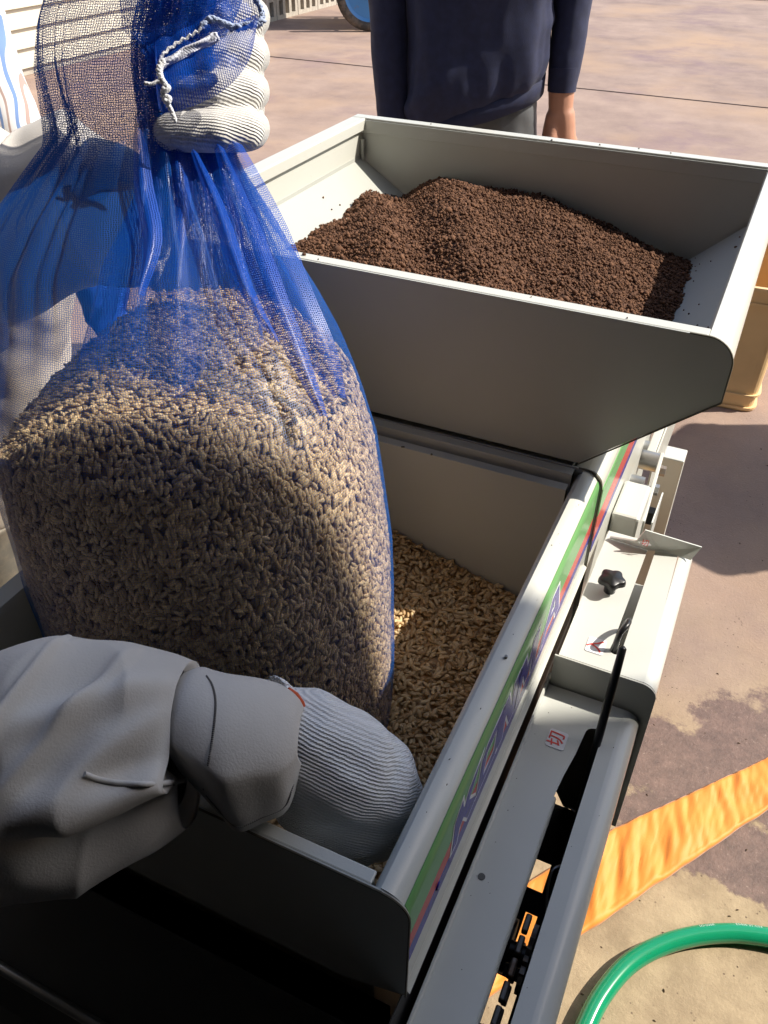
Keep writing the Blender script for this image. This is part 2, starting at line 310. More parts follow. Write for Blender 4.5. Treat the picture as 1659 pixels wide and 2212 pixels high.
# ground ------------------------------------------------------------
def ground_mat():
    m = bpy.data.materials.new('yard_concrete'); m.use_nodes = True; t = m.node_tree; L = t.links.new; b = t.nodes['Principled BSDF']; _sock(b, 'Roughness', .85)
    g = t.nodes.new('ShaderNodeNewGeometry'); P = g.outputs['Position']
    def N(s, d=6, r=.6):
        n = t.nodes.new('ShaderNodeTexNoise'); n.inputs['Scale'].default_value = s; n.inputs['Detail'].default_value = d; n.inputs['Roughness'].default_value = r; L(P, n.inputs[0]); return n.outputs[0]
    def ramp(o, p0, p1, c0=None, c1=None):
        if c0 is None:
            r = t.nodes.new('ShaderNodeMapRange'); r.inputs[1].default_value = p0; r.inputs[2].default_value = p1; L(o, r.inputs[0]); return r.outputs[0]
        r = t.nodes.new('ShaderNodeValToRGB'); e = r.color_ramp.elements; e[0].position = p0; e[1].position = p1; e[0].color = (*c0, 1); e[1].color = (*c1, 1); L(o, r.inputs[0]); return r.outputs[0]
    def mix(f, a, c):
        x = t.nodes.new('ShaderNodeMix'); x.data_type = 'RGBA'
        L(f, x.inputs[0]); (L(a, x.inputs[6]) if not isinstance(a, tuple) else setattr(x.inputs[6], 'default_value', (*a, 1)))
        (L(c, x.inputs[7]) if not isinstance(c, tuple) else setattr(x.inputs[7], 'default_value', (*c, 1))); return x.outputs[2]
    def ma(op, *a):
        x = t.nodes.new('ShaderNodeMath'); x.operation = op
        for i, q in enumerate(a):
            if isinstance(q, (int, float)): x.inputs[i].default_value = q
            else: L(q, x.inputs[i])
        return x.outputs[0]
    base = ramp(N(2.2, 10, .7), .34, .66, (.235, .165, .14), (.38, .275, .22))
    base = mix(ramp(N(.8, 6, .6), .48, .68), base, (.40, .27, .18))
    base = mix(ramp(N(1.3, 6, .65), .55, .72), base, (.23, .155, .16))
    sp = t.nodes.new('ShaderNodeSeparateXYZ'); L(P, sp.inputs[0]); X, Y = sp.outputs[0], sp.outputs[1]
    # sandy concrete close to the shed
    f = ma('ADD', ma('MULTIPLY', X, -.423), ma('MULTIPLY', Y, .906)); fn = ma('ADD', f, ma('MULTIPLY', ma('SUBTRACT', N(4), .5), .6))
    sand = ramp(N(14, 8, .7), .35, .65, (.30, .225, .14), (.46, .355, .225))
    base = mix(ramp(fn, 1.25, .75), base, sand)
    # damp stains with ragged rims
    def blob(cx, cy, rx, ry, amp, seed):
        dx = ma('DIVIDE', ma('SUBTRACT', X, cx), rx); dy = ma('DIVIDE', ma('SUBTRACT', Y, cy), ry)
        d = ma('SQRT', ma('ADD', ma('MULTIPLY', dx, dx), ma('MULTIPLY', dy, dy)))
        return ramp(ma('ADD', d, ma('MULTIPLY', ma('SUBTRACT', N(9+seed, 12, .72), .5), amp)), 1.10, .95)
    wet = ma('MAXIMUM', blob(.36, 1.08, .26, .17, 1.9, 0), blob(.05, 1.00, .20, .085, 1.9, 2)); wet = ma('MAXIMUM', wet, blob(.20, .87, .20, .07, 1.9, 3))
    wetc = ramp(N(30, 8, .8), .35, .65, (.075, .042, .040), (.20, .12, .10))
    base = mix(ma('MULTIPLY', wet, .9), base, wetc)
    # fine aggregate specks
    v = t.nodes.new('ShaderNodeTexVoronoi'); v.inputs['Scale'].default_value = 90; L(P, v.inputs[0])
    base = mix(ma('MULTIPLY', ramp(v.outputs['Distance'], .16, .10), ramp(N(11, 3), .52, .6)), base, (.13, .09, .06))
    base = mix(ma('MULTIPLY', ramp(N(120, 4, .8), .62, .75), .6), base, (.55, .46, .38))
    L(base, b.inputs['Base Color'])
    bp = t.nodes.new('ShaderNodeBump'); bp.inputs['Strength'].default_value = .5; bp.inputs['Distance'].default_value = .004; L(N(160, 8, .75), bp.inputs['Height']); L(bp.outputs[0], b.inputs['Normal'])
    rg = ma('SUBTRACT', .88, ma('MULTIPLY', wet, .3)); L(rg, b.inputs['Roughness'])
    return m
box('ground', -80, 80, -60, 110, GZ-.3, GZ, ground_mat(), bevel=0)['kind'] = 'structure'
M_joint = mat('joint_filler', (.10, .07, .06), .9)
for i, (y0, x0, x1) in enumerate([(6.16, -9, 9), (11.5, -9, 9)]):
    v = []; f = []
    n = 60
    for k in range(n+1):
        x = x0+(x1-x0)*k/n; w = .006+.003*noise.noise(Vector((x*3, i, 0))); yy = y0-.012*x+.01*noise.noise(Vector((x*1.3, 5, i)))
        v += [(x, yy-w, GZ+.004), (x, yy+w, GZ+.004), (x, yy+w, GZ+.001), (x, yy-w, GZ+.001)]
    for k in range(n):
        for j in range(4): f.append((4*k+j, 4*k+4+j, 4*k+4+(j+1) % 4, 4*k+(j+1) % 4))
    pyd('expansion_joint', v, f, M_joint)['kind'] = 'structure'

# ------------------------------------------------------------------ the shed behind the camera: its eave shades the near end
shed = thing('shed', rf(0, -2, GZ), 'dark open shed whose eave shades the near end of the seeding machine', 'building')
EO = rf(2.67, .505, 0); EA = Matrix.Rotation(R(1), 3, 'Z') @ RW; EB = Matrix.Rotation(R(1), 3, 'Z') @ FW
def rbox(name, a0, a1, b0, b1, z0, z1, m, parent, bevel=0):
    v = [EO+EA*a+EB*b+Vector((0, 0, z)) for a in (a0, a1) for b in (b0, b1) for z in (z0, z1)]
    fc = [(0, 1, 3, 2), (4, 6, 7, 5), (0, 4, 5, 1), (2, 3, 7, 6), (0, 2, 6, 4), (1, 5, 7, 3)]
    return pyd(name, v, fc, m, parent, bevel=bevel)
rbox('roof', -5.1, .53, -3.2, .0, 3.5, 3.6, M_wood_dark, shed); rbox('roof', .532, 3.8, -3.2, .08, 3.5, 3.6, M_wood_dark, shed)  # second piece juts forward, shaped to shade the ground at right
rbox('back_wall', -4.5, -.85, -2.7, -2.6, GZ, 3.49, M_wood_dark, shed)
rbox('side_wall', -4.6, -4.5, -2.6, 1.3, GZ, 3.49, M_wood_dark, shed)  # unseen left wall, run well forward to hold back sky light
rbox('side_wall', -.84, -.74, -2.6, -.02, GZ, 3.49, M_wood_dark, shed)  # unseen right wall, pulled in for the same darkening
rbox('dark_floor', -4.49, -.86, -2.59, -.50, GZ+.002, GZ+.01, mat('shed_floor', (.04, .034, .028), .9, var=.2, vscale=4), shed)  # unseen shed floor, made near-black to cut bounce light

# ------------------------------------------------------------------ seeding machine
mc = thing('seeding_machine', (-.2, .5, GZ), 'cream rice seeding machine with two open hoppers and a striped decal', 'seeding machine')
sh = bpy.data.objects.new('seed_hopper', None)
RX0, RX1, NY, FY, RZ = -.360, -.084, .1795, .503, 1.060
# right hand wall: rounded rail and glossy face in one bent sheet
prof = [(RX1, .86), (RX1, 1.0), (RX1, 1.052)]+arc(RX1+.004, 1.052, .004, 180, 90, 4)[1:]+arc(-.0795, 1.0465, .0135, 90, 0, 9)+[(-.066, 1.02), (-.066, .985), (-.0655, .972), (-.063, .969)]
sheet('hopper_rail', prof, 'y', .1725, .5285, .0012, M_paint, mc)
# left wall with flat top rim
sheet('hopper_wall', [(RX0, .86), (RX0, 1.056), (RX0-.003, 1.06), (RX0-.016, 1.06), (RX0-.018, 1.056), (RX0-.018, .88)][::-1], 'y', .1725, .5285, .0012, M_hop, mc)
# near wall: flange + end plate with rounded corner
cr = arc(-.0785, 1.0455, .0135, 90, 0, 8)
near_poly = [(-.379, 1.0595)]+[(-.0785, 1.0595)]+cr[1:]+[(-.065, .968), (-.10, .955), (-.30, .955), (-.379, .975)]
prism('end_plate', near_poly, 'y', .1710, .1724, M_hop, mc)
box('rim_flange', RX0, RX1-.0005, .1726, NY, 1.0575, 1.0592, M_paint, mc)
box('hopper_wall', RX0, RX1-.0015, NY-.0015, NY, .86, 1.0573, M_hop, mc)
# worn black seam along the end plate's outline
ol = [(-.20, .1708, 1.0600), (-.0785, .1708, 1.0600)]+[(x, .1708, z) for x, z in arc(-.0785, 1.0455, .0141, 90, 0, 8)]+[(-.0646, .1708, .968)]
tube('edge_seam', ol, .0006, M_seam, mc, 5)
# far wall with ledge
sheet('far_ledge', [(.5285, 1.045), (.5285, 1.059), (.5275, 1.060), (.519, 1.060), (.5185, 1.059), (.5185, 1.040), (.5125, 1.040), (.5125, 1.055), (.5115, 1.056), (.5035, 1.056), (.5030, 1.055), (.5030, .86)], 'x', RX0, RX1-.002, -.0012, M_hop, mc)
for k in range(7):
    x = random.uniform(RX0, RX1-.01); r = random.uniform(.0004, .0011)
    if k == 0: chips = ([], [])
    tube_data([(x, .5030+random.choice([0, .004, .0155, .020]), 1.0566), (x+random.uniform(-.003, .003), .504, 1.0567)], r, 5, chips[0], chips[1])
pyd('paint_chips', chips[0], chips[1], M_seam, mc)['kind'] = 'stuff'
ps_ = ([], [])
for k in range(24):
    y = random.uniform(.175, .525); x = random.choice([RX1+.0015, random.uniform(-.081, -.070)]); tube_data([(x, y, 1.0602), (x+random.uniform(-.0004, .0004), y+random.uniform(.0003, .0012), 1.0602)], random.uniform(.00015, .00032), 5, ps_[0], ps_[1])
for k in range(45):
    x = random.uniform(-.058, .000); y = random.uniform(.0, .42)
    if -.033 < x < -.012: continue
    tube_data([(x, y, .9402), (x+.0003, y+.0004, .9402)], random.uniform(.00012, .00026), 5, ps_[0], ps_[1])
pyd('paint_specks', ps_[0], ps_[1], M_seam, mc)['kind'] = 'stuff'
# rounded far end outline of the rail, running down the face
tube('edge_seam', [(-.0835, .5290, 1.0605)]+[(x, .5290, z) for x, z in arc(-.0785, 1.0462, .0146, 90, 0, 8)]+[(-.0637, .5290, .90)], .0007, M_seam, mc, 6)
prism('end_plate', [(-.360, 1.0585), (-.0785, 1.0600)]+[(x, z) for x, z in arc(-.0785, 1.0462, .0140, 90, 0, 8)][1:]+[(-.0645, .90), (-.36, .90)], 'y', .5295, .5309, M_hop, mc)
# sloping chute bottom hidden by the grain
box('hopper_floor', RX0, RX1-.002, NY, .503, .858, .8595, M_hop, mc, 0)
# decal strips on the glossy face
DX = -.0656
def strip(nm, y0, y1, za0, za1, zb0, zb1, m, dx=0):
    x = DX+dx; pyd(nm, [(x, y0, za0), (x, y1, zb0), (x, y1, zb1), (x, y0, za1), (x-.0003, y0, za0), (x-.0003, y1, zb0), (x-.0003, y1, zb1), (x-.0003, y0, za1)],
        [(0, 1, 2, 3), (7, 6, 5, 4), (0, 4, 5, 1), (2, 6, 7, 3), (1, 5, 6, 2), (0, 3, 7, 4)], m, mc)
strip('decal_stripe', .1727, .5283, 1.0235, 1.0465, 1.020, 1.0465, M_green)
sheet('decal_stripe', arc(-.0795, 1.0465, .0139, 32, 0, 5), 'y', .1727, .5283, .0003, M_green, mc)
strip('decal_stripe', .1727, .5283, 1.0100, 1.0232, 1.004, 1.0197, M_red)
strip('decal_stripe', .1727, .5283, .9960, 1.0097, .994, 1.0037, M_blue)
strip('decal_stripe', .1727, .5283, .976, .9958, .976, .9937, M_face)
tube('rivet_hole', [(-.0660, .2115, 1.0065), (-.0648, .2115, 1.0065)], .0023, M_blue, mc, 14)
# KONMA lettering (u along the rail, v up)
LET = {
 'K': [[(0, 0), (.04, .78), (.30, .98), (.36, .70), (.42, .62), (.55, .86), (.98, 1.0), (.60, .52), (.98, .02), (.62, -.05), (.40, .36), (.26, .30), (.18, -.03)]],
 'O': [[(.0, .0), (.10, .86), (.30, 1.0), (.98, 1.0), (.94, .15), (.80, .0)], [(.22, .20), (.30, .78), (.78, .78), (.74, .22)]],
 'N': [[(0, 0), (.08, 1), (.42, 1), (.66, .40), (.72, 1), (1, 1), (.93, 0), (.62, 0), (.32, .62), (.26, 0)]],
 'M': [[(0, 0), (.08, 1), (.34, 1), (.50, .5), (.70, 1), (.98, 1), (1, 0), (.78, 0), (.76, .6), (.58, .15), (.44, .15), (.26, .62), (.20, 0)]],
 'A': [[(0, 0), (.42, 1), (.72, 1), (1, 0), (.80, 0), (.72, .28), (.34, .28), (.22, 0)], [(.42, .46), (.68, .46), (.60, .80)]],
}
def letter(ch, y0, y1, off, m, x):
    cu = bpy.data.curves.new('l', 'CURVE'); cu.dimensions = '2D'; cu.fill_mode = 'BOTH'; cu.extrude = .00008; cu.offset = off
    for pl in LET[ch]:
        s = cu.splines.new('POLY'); s.points.add(len(pl)-1); s.use_cyclic_u = True
        for i, (u, v) in enumerate(pl):
            k = (y0-.231)/.206; zb = 1.0090-.004*k; zt = 1.0410-.003*k
            s.points[i].co = (y0+(y1-y0)*u, zb+(zt-zb)*v, 0, 1)
    o = bpy.data.objects.new('l', cu); COL.objects.link(o); me = bpy.data.meshes.new_from_object(o.evaluated_get(bpy.context.evaluated_depsgraph_get())); bpy.data.objects.remove(o)
    me.transform(Matrix(((0, 0, 1, x), (1, 0, 0, 0), (0, 1, 0, 0), (0, 0, 0, 1)))); me.name = 'decal_letter'; me.materials.clear()
    o = link('decal_letter', me, m, mc); return o
for ch, a, b_ in (('K', .230, .268), ('O', .268, .306), ('N', .303, .337), ('M', .336, .378), ('A', .386, .436)):
    letter(ch, a, b_, .0021, M_dw, DX+.00015); letter(ch, a, b_, 0, M_blue, DX+.00035)

# soil hopper ------------------------------------------------------
SX0, SX1, SYN, SYF, SZ = -.477, 0.0, .533, .940, 1.180
cr = arc(SX1-.018, SZ-.018, .018, 90, 0, 9)
fp = [(SX0, SZ-.0005), (SX1-.018, SZ)]+cr[1:]+[(SX1, 1.136), (-.086, 1.062), (-.360, 1.062), (SX0, 1.136)]
prism('soil_hopper_panel', fp, 'y', SYN, SYN+.0015, M_hop, mc)
prism('soil_hopper_panel', [(SX0, SZ), (SX1-.018, SZ)]+cr[1:]+[(SX1, 1.136), (-.086, 1.062), (-.360, 1.062), (SX0, 1.136)], 'y', SYF, SYF+.0015, M_hop, mc)
box('rim_flange', SX0+.002, SX1-.0185, SYN+.0016, SYN+.0125, SZ-.0016, SZ+.0002, M_paint, mc)
box('rim_flange', SX0, SX1-.0185, SYF-.002, SYF+.012, SZ+.0003, SZ+.0022, M_paint, mc)
box('rim_flange', SX0+.002, SX1-.0185, SYF-.0035, SYF-.0021, SZ-.014, SZ+.0002, M_hop, mc)
# right wall: rounded rail, outer side, inner side and slope
rp = [(-.0195, 1.128), (-.0195, SZ-.002)]+[(-.018, SZ)]+cr[1:]+[(SX1, 1.137), (-.086, 1.0635)]
sheet('soil_hopper_rail', rp, 'y', SYN+.0017, SYF-.0002, .0012, M_paint, mc)
sheet('soil_hopper_slope', [(-.0205, 1.132), (-.020, 1.128), (-.088, 1.066), (-.100, 1.0)], 'y', SYN+.0017, SYF-.0038, -.0012, M_hop, mc, smooth=False)
# left wall: outer lip, vertical band, slope
sheet('soil_hopper_rail', [(SX0-.002, 1.150), (SX0-.002, SZ), (SX0, SZ+.0018), (SX0+.016, SZ+.0018), (SX0+.017, SZ), (SX0+.017, SZ-.010), (SX0+.012, SZ-.012), (SX0+.012, 1.140)], 'y', SYN+.0017, SYF-.0002, .0012, M_paint, mc, smooth=False)
sheet('soil_hopper_slope', [(SX0+.0125, 1.142), (SX0+.013, 1.138), (-.350, 1.066), (-.33, 1.0)], 'y', SYN+.0017, SYF-.0038, .0012, M_hop, mc, smooth=False)
box('weld_strip', SX0+.013, SX0+.017, SYF-.008, SYF-.004, 1.12, SZ-.02, M_hop, mc)
tube('edge_seam', [(SX1-.030, SYN-.0004, SZ+.0003), (SX1-.018, SYN-.0004, SZ+.0003)]+[(x, SYN-.0004, z) for x, z in arc(SX1-.018, SZ-.018, .0184, 90, 0, 9)]+[(SX1+.0003, SYN-.0004, 1.136), (-.085, SYN-.0004, 1.0615)], .0007, M_seam, mc, 5)
box('hopper_floor', -.33, -.10, SYN+.002, SYF-.004, .998, .9995, M_hop, mc, 0)
# machine body under the soil hopper
sheet('body_rail', [(-.0885, 1.00), (-.0885, 1.048)]+arc(-.0765, 1.048, .012, 180, 90, 4)+arc(-.0765, 1.0475, .0125, 90, 0, 8)+[(-.064, .925)], 'y', .5312, 1.25, .0012, M_paint, mc)
def strip2(z0, z1, m): pyd('decal_stripe', [(x, y, z) for x in (-.0641, -.0632) for y in (.533, 1.248) for z in (z0, z1)], [(0, 1, 3, 2), (4, 6, 7, 5), (0, 4, 5, 1), (2, 3, 7, 6), (0, 2, 6, 4), (1, 5, 7, 3)], m, mc)
strip2(1.018, 1.044, M_green); strip2(.993, 1.0175, M_red); strip2(.982, .9925, M_blue)
prism('body_panel', [(-.36, .52), (-.36, 1.045), (-.09, 1.045), (-.09, .52)], 'y', .532, 1.249, M_hop, mc)
# front body towards the shed, its shade painted into the dark colour
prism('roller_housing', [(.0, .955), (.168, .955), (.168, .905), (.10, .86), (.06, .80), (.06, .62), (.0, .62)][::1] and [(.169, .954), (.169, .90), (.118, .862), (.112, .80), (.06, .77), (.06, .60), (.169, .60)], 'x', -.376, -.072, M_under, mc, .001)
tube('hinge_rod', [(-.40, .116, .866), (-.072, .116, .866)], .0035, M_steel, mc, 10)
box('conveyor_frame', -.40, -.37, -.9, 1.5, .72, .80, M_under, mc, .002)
box('conveyor_frame', -.0672, -.0666, -.9, .529, .60, .967, M_dark, mc, 0)  # plate carried up in near-black to paint the shade of the gap
for k in range(22):
    y = -.85+k*.1
    tube('conveyor_roller', [(-.368, y, .70), (-.07, y, .70)], .016, M_steel, mc, 14)
for x in (-.385, -.05):
    for y in (-.7, 1.3): box('leg', x-.02, x+.02, y-.02, y+.02, GZ, .715 if x < -.1 else .615, M_paint, mc, .002)

# side covers ------------------------------------------------------
CZ = .940; FZ = .970
def rline(y): return .0045+.0075*(y-.2)       # measured right edge is very slightly flared
# near cover: left strip + right strip joined round the slot's closed end
SL, SRr = -.0305, -.0135
out = [(-.0600, -.60), (-.0600, .4235), (-.004, .4235), (-.004, -.60), (SRr, -.60), (SRr, .385)]
out += arc((-.0245-.0125)/2, .392, .0062, 0, 90, 5)[1:]+arc((-.0245-.0125)/2, .392, .0062, 90, 180, 5)[1:]+[(-.0262, .372), (SL+.0015, .352), (SL, .335), (SL, -.60)]
prism('side_cover', out, 'z', CZ-.0013, CZ, M_deck, mc, 0)
sheet('cover_edge', [(-.00402, CZ)]+arc(-.004, CZ-.012, .012, 90, 0, 8)[1:]+[(.0085, CZ-.03), (.0085, .80)], 'y', -.60, .4235, .0013, M_deck, mc)
sheet('cover_lip', [(-.0600, CZ-.003), (-.0602, CZ+.003), (-.0609, CZ+.0052), (-.0620, CZ+.0052), (-.0624, CZ+.003), (-.0624, .90)], 'y', .150, .430, -.0010, M_deck, mc)
sheet('cover_lip', [(-.0600, CZ-.003), (-.0602, CZ+.001), (-.0622, CZ+.001), (-.0632, CZ-.003), (-.0632, .90)], 'y', -.60, .1485, -.0010, M_paint, mc)
sheet('slot_lip', [(SL, CZ-.001), (SL+.0007, CZ-.003), (SL+.0007, CZ-.012)], 'y', -.60, .334, -.0010, M_deck, mc)
for (x, y, r, mm) in ((-.0545, .262, .0022, M_rust),):
    tube('hole_disc', [(x, y, CZ-.0005), (x, y, CZ+.0004)], r, mat('hole_grey', (.10, .10, .10), .6), mc, 18)  # raised dark disc in place of a hole, its darkness is colour
tube('rail_screw', [(-.073, .327, 1.0585), (-.073, .327, 1.0603)], .0009, M_rust, mc, 8)
# far cover: taller, with closed end facing the near cover
out = [(-.0575, .4250), (-.0575, .5750), (-.0245, .5750), (-.0245, .570), (-.0245+.001, .475)]
fo = [(-.0575, .4265), (-.0575, .5820), (-.0225, .5820), (-.0250, .455)]+arc(-.0215, .4480, .0042, 180, 360, 8)+[(-.0165, .5820), (.001, .5850), (.0035, .4265)]
prism('side_cover', fo, 'z', FZ-.0013, FZ, M_deck, mc, 0)
sheet('cover_edge', [(.0022, FZ)]+arc(.0022, FZ-.011, .011, 90, 0, 8)[1:]+[(.0135, FZ-.04), (.0135, .80)], 'y', .4265, .585, .0013, M_deck, mc)
prism('cover_end', [(-.0600, .86), (-.0600, FZ-.0002), (.0018, FZ-.0002)]+arc(.0018, FZ-.012, .0118, 90, 0, 8)+[(.0137, .80), (-.03, .80)], 'y', .4250, .4263, M_hop, mc)
# upstanding end flange of the far cover
def ony(u, v, y):
    d = ray(u, v); return Vector(CAM + y/d[1]*d)
zx = lambda x, y, z: onz(2126/1.8228+x*.2606, 1575/1.8228+y*.2606, z)
bt = [zx(575, 1148, .9705), zx(895, 1246, .9705), zx(1010, 1252, .9705), zx(1250, 1328, .9705)]; tp = [zx(582, 1138, .9735), zx(800, 1172, .980), zx(875, 1080, .992), zx(1342, 1222, .981)]
FV = bt+tp; fo_ = pyd('cover_flange', FV, [(0, 1, 5, 4), (1, 2, 6, 5), (2, 3, 7, 6)], M_deck, mc); fo_.modifiers.new('s', 'SOLIDIFY').thickness = .0013
box('inner_plate', -.030, -.010, .47, .570, .930, .932, M_hop, mc, 0)
# labels with red characters
def label(cx, cy, z, ch, w=.0130, h=.0155, sz=.0125, rot=0):
    p = [(cx+sx*(w/2-.0016)+.0016*math.cos(R(a)), cy+sy*(h/2-.0016)+.0016*math.sin(R(a))) for sx, sy, a0 in ((1, 1, 0), (-1, 1, 90), (-1, -1, 180), (1, -1, 270)) for a in range(a0, a0+91, 30)]
    o = prism('label_plate', p, 'z', z, z+.0003, M_label, mc)
    txt('label_character', ch, sz, M_lred, o, (cx, cy, z+.0005), (0, 1, 0), (-1, 0, 0), offset=.0001)
label(-.0410, .3775, CZ+.0002, '切'); label(-.0355, .4460, FZ+.0002, '入')
lp = [zx(815, 1178, .9815), zx(900, 1183, .9815), zx(925, 1210, .9790), zx(842, 1206, .9790)]
lo_ = pyd('label_plate', [p+Vector((0, -.0004, .0006)) for p in lp], [(0, 3, 2, 1)], M_label, mc); lo_.modifiers.new('s', 'SOLIDIFY').thickness = .0004
txt('label_character', '切', .006, M_lred, mc, sum(lp, Vector())/4+Vector((0, -.001, .0016)), (1, .1, 0), (0, .5, 1))
# star knob
kv = []; n = 60
def star(a): return .0098+.0011*math.cos(5*a+.4)
prof = [(.60, .000), (.62, .006), (.94, .0062), (1.0, .0078), (1.0, .0105), (.95, .0125), (.85, .0134), (.0, .0140)]
kv = []; kf = []
for s, z in prof:
    for j in range(n):
        a = 2*math.pi*j/n; r = (.0094*.8 if z < .0065 else star(a))*s; kv.append((-.0400+r*math.cos(a), .5080+r*math.sin(a), FZ+.0035+z*.85))
for i in range(len(prof)-1):
    for j in range(n): kf.append((i*n+j, i*n+(j+1) % n, (i+1)*n+(j+1) % n, (i+1)*n+j))
kf.append(tuple(range(n))[::-1])
kn = pyd('star_knob', kv, kf, M_black, mc); smooth_angle(kn, 50)
tube('knob_stem', [(-.0400, .508, FZ), (-.0400, .508, FZ+.008)], .0045, M_black, mc, 16)
# levers through the slots
lv = tube('clutch_lever', [(-.0145, .300, .80), (-.0150, .370, .905), (-.0152, .388, .945), (-.0155, .402, .985), (-.0158, .414, 1.008), (-.0158, .4145, 1.0095)], [.0016, .0018, .0030, .0030, .0026, .001], M_black, mc, 14)
pts = catmull([(-.0225, .447, .965), (-.0215, .449, .985), (-.0185, .456, .990), (-.0185, .466, .985), (-.0205, .470, .975), (-.0225, .466, .962)], 5)
tube('lever_loop', pts, .0021, M_black, mc, 10)
# inside of the slot
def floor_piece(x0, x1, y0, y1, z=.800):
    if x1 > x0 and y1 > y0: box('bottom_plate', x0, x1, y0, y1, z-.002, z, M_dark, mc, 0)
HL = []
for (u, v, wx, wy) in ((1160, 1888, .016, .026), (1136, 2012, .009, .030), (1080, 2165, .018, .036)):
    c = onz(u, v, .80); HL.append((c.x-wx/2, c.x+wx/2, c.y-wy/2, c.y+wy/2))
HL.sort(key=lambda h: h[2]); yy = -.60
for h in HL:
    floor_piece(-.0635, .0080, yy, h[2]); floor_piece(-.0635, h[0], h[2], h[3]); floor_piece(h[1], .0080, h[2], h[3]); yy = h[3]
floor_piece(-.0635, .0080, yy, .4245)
def sprocket(x, y, z, r, t):
    v = []; f = []; n = 72
    for s in (-t/2, t/2):
        for rr in (1, .35):
            for j in range(n):
                a = 2*math.pi*j/n; q = r*rr*(1+(.08*max(-1, min(1, 2*math.cos(18*a))) if rr == 1 else 0)); v.append((x+s, y+q*math.cos(a), z+q*math.sin(a)))
    for j in range(n):
        k = (j+1) % n; f += [(j, k, n+k, n+j), (2*n+j, 3*n+j, 3*n+k, 2*n+k), (j, 2*n+j, 2*n+k, k), (n+j, n+k, 3*n+k, 3*n+j)]
    return pyd('sprocket', v, f, M_rust, mc)
sprocket(-.018, .262, .868, .020, .003); sprocket(-.020, .125, .865, .016, .003)
tube('drive_shaft', [(-.060, .262, .868), (-.010, .262, .868)], .007, M_black, mc, 14); tube('drive_shaft', [(-.060, .125, .865), (-.010, .125, .865)], .006, M_black, mc, 14)
tube('chain_wheel', [(-.050, .268, .862), (-.030, .268, .862)], .017, M_black, mc, 24)
for z, s in ((.884, 1), (.846, -1)):
    for k in range(11):
        y = .125+.015*k; box('chain_link', -.026, -.022, y-.006, y+.006, z-.003, z+.003, M_rust, mc, .001)
tube('wire_hook', catmull([(-.012, .285, .87), (-.018, .300, .885), (-.019, .312, .892), (-.014, .318, .892), (-.010, .320, .89)], 6), .0011, M_steel, mc, 6)
tube('wire_hook', catmull([(-.030, .365, .88), (-.020, .368, .884), (-.008, .360, .88)], 6), .0008, M_steel, mc, 6)
# parts beyond the covers
box('gear_box', -.0635, -.038, .632, .690, .86, .952, M_deck, mc, .003)
tube('spacer_tube', [(-.064, .812, .900), (-.045, .812, .900)], .011, M_steel, mc, 22)
sheet('crank_arm', [(-.0450, .785), (-.0450, .905)], 'x', 0, .003, .01, M_deck, mc) if False else None
def bar(name, p, q, w_, h_, m, bev=.0006):
    d = (q-p).normalized(); sx = d.cross(Vector((0, 0, 1))).normalized(); up = sx.cross(d)
    v = [c+sx*a*w_/2+up*b*h_/2 for c in (p, q) for a in (-1, 1) for b in (-1, 1)]
    return pyd(name, v, [(0, 1, 3, 2), (4, 6, 7, 5), (0, 4, 5, 1), (2, 3, 7, 6), (0, 2, 6, 4), (1, 5, 7, 3)], m, mc, bevel=bev)
A1, A2 = onz(1428, 992, .925), onz(1386, 1140, .905)
bar('crank_arm', A1, A2, .0035, .020, M_deck)
am = A1.lerp(A2, .45)
tube('arm_bolt', [A1+Vector((.001, -.012, -.006)), A1+Vector((.008, -.012, -.006))], .0055, M_rust, mc, 6, False)
tube('arm_bolt', [am+Vector((-.012, 0, 0)), am+Vector((.001, 0, 0))], .0024, M_steel, mc, 10)
tube('arm_bolt', [am+Vector((.001, 0, 0)), am+Vector((.006, 0, 0))], .0058, M_steel, mc, 6, False)
prism('guard_plate', [(.690, .86), (.690, .91), (.752, .905), (.752, .86)], 'x', -.0305, -.0290, M_deck, mc)
box('guard_bracket', -.046, -.031, .725, .737, .88, .895, M_black, mc, .001)
box('drive_belt', -.0625, -.055, .70, .81, .84, .862, M_crate, mc, .002)
box('side_rail', -.0620, -.052, .825, 1.25, .885, .893, M_paint, mc, .001); box('side_rail', -.0515, -.0495, .825, 1.25, .80, .893, M_paint, mc, .0005)

